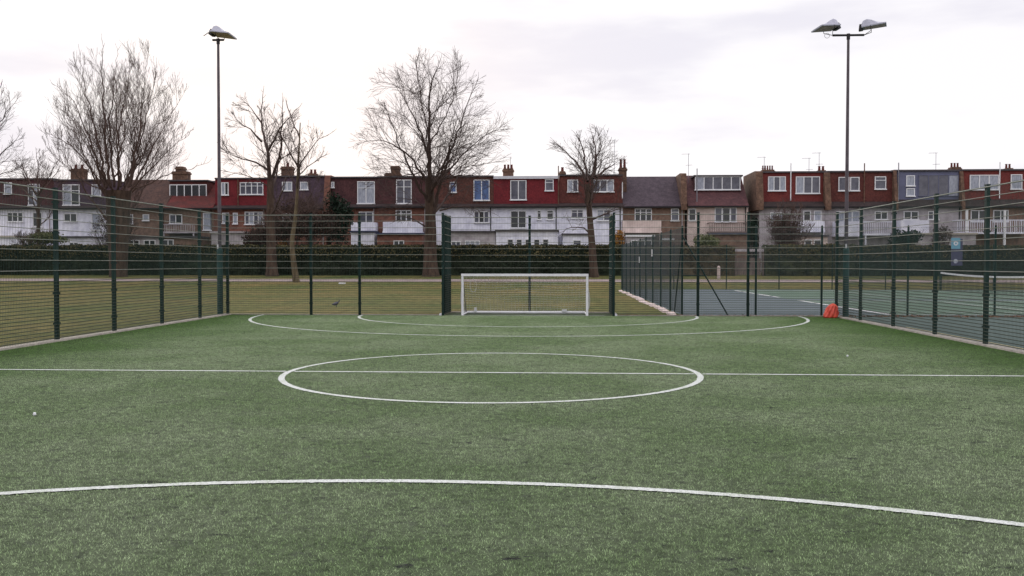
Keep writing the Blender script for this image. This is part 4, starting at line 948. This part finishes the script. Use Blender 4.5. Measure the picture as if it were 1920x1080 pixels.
house('brown-red loft house behind the right floodlight pole', 1552, 1677, 323, 388, 'loft', m_redb, m_rendg, skirt=378,
      ups=[(1572, 332, 1592, 358, 1, 'g'), (1594, 332, 1611, 358, 1, 'g'), (1640, 331, 1661, 355, 1, 'g', 1)], los=[(1568, 396, 1612, 438, 3, 'p'), (1640, 396, 1664, 412, 2, 'd')],
      balc=[(1622, 415, 1674, 438, m_rend, 'r'), (1568, 415, 1616, 440, m_rend, 's')], pipe=[(1621, 306, 385, m_brickp)], chim=[(1535, 1549, 319, 2, 326, 0)], party=(1545, 1556, 322, m_brickp))
house('blue-grey clad loft house with wide tinted glazing', 1677, 1804, 321, 388, 'loft', m_bluec, m_rendg, skirt=374,
      ups=[(1699, 329, 1715, 349, 1, 'p'), (1699, 353, 1715, 368, 1, 'p')], los=[(1694, 396, 1722, 412, 2, 'd'), (1740, 396, 1760, 412, 2, 'g')],
      ext=[(1690, 1746, 440, 2.2, m_rendg, m_conc, [(1700, 447, 1718, 462, 2, 'd')])], balc=[(1690, 413, 1742, 436, m_rend, 's')], pipe=[(1685, 305, 384, m_galv)],
      chim=[(1785, 1802, 313, 3, 323, 0)], party=(1675, 1681, 318, m_brickp), aer=[(1755, 286, 320, 0)])
hb = [o for o in bpy.data.objects if o.get('label', '').startswith('blue-grey clad')][0]
window(hb, 1722, 328, 1797, 368, 4, 'gggp', YF+.35, 0, .05, 'window', False, m_bluec)
house('red loft house with white blinds and a white-railed balcony at far right', 1804, 1934, 320, 388, 'loft', m_oran, m_brick, skirt=374,
      ups=[(1818, 328, 1872, 356, 3, 'p'), (1895, 327, 1916, 355, 1, 'p')], los=[(1820, 394, 1850, 416, 2, 'd'), (1862, 394, 1890, 416, 2, 'd')],
      balc=[(1796, 412, 1926, 435, m_rend, 'r')], pipe=[(1875, 304, 372, m_white), ], ext=[(1776, 1830, 440, 2.2, m_rendg, m_conc, []), ], chim=[(1888, 1900, 315, 2, 322, 0)], party=(1800, 1806, 320, m_brickp))
house('half-hidden red tile-hung house cut off at the right edge', 1934, 2060, 322, 388, 'loft', m_redb, m_rend, ups=[(1950, 328, 1985, 355, 2, 'g')])
house('half-hidden brown house cut off at the left edge', -180, -42, 337, 391, 'loft', m_redb, m_brick, ups=[(-120, 345, -90, 375, 2, 'g')])
# white posts of the far right porch
hq = [o for o in bpy.data.objects if o.get('label', '').startswith('red loft house with white blinds')][0]
for x in (1813, 1884):
    a = P(x, 394, YF-1.4); MB().box(a.x-.09, a.x+.09, YF-1.5, YF-1.32, G0, a.z).build('porch_post', m_white, hq)

# ------------------------------------------------------------------ fallen leaves by the tennis fence
rng = np.random.default_rng(77)
n = 2600; c = np.c_[rng.uniform(XR+.2, 26, n), TY-.35+rng.normal(size=n)*.14-.1*np.abs(rng.normal(size=n)), np.full(n, .02)]
c2 = np.c_[rng.uniform(1.8, XR, 700), TY-.45+rng.normal(size=700)*.12, np.full(700, .02)]
V, Fc = leaf_cloud(np.concatenate([c, c2]), .035, rng, .7); V[:, 2] = np.maximum(V[:, 2], .009)
tag(np_mesh('fallen_leaves', V, Fc, m_leaf), 'drift of brown fallen leaves along the foot of the tennis fence', 'leaves', kind='stuff')
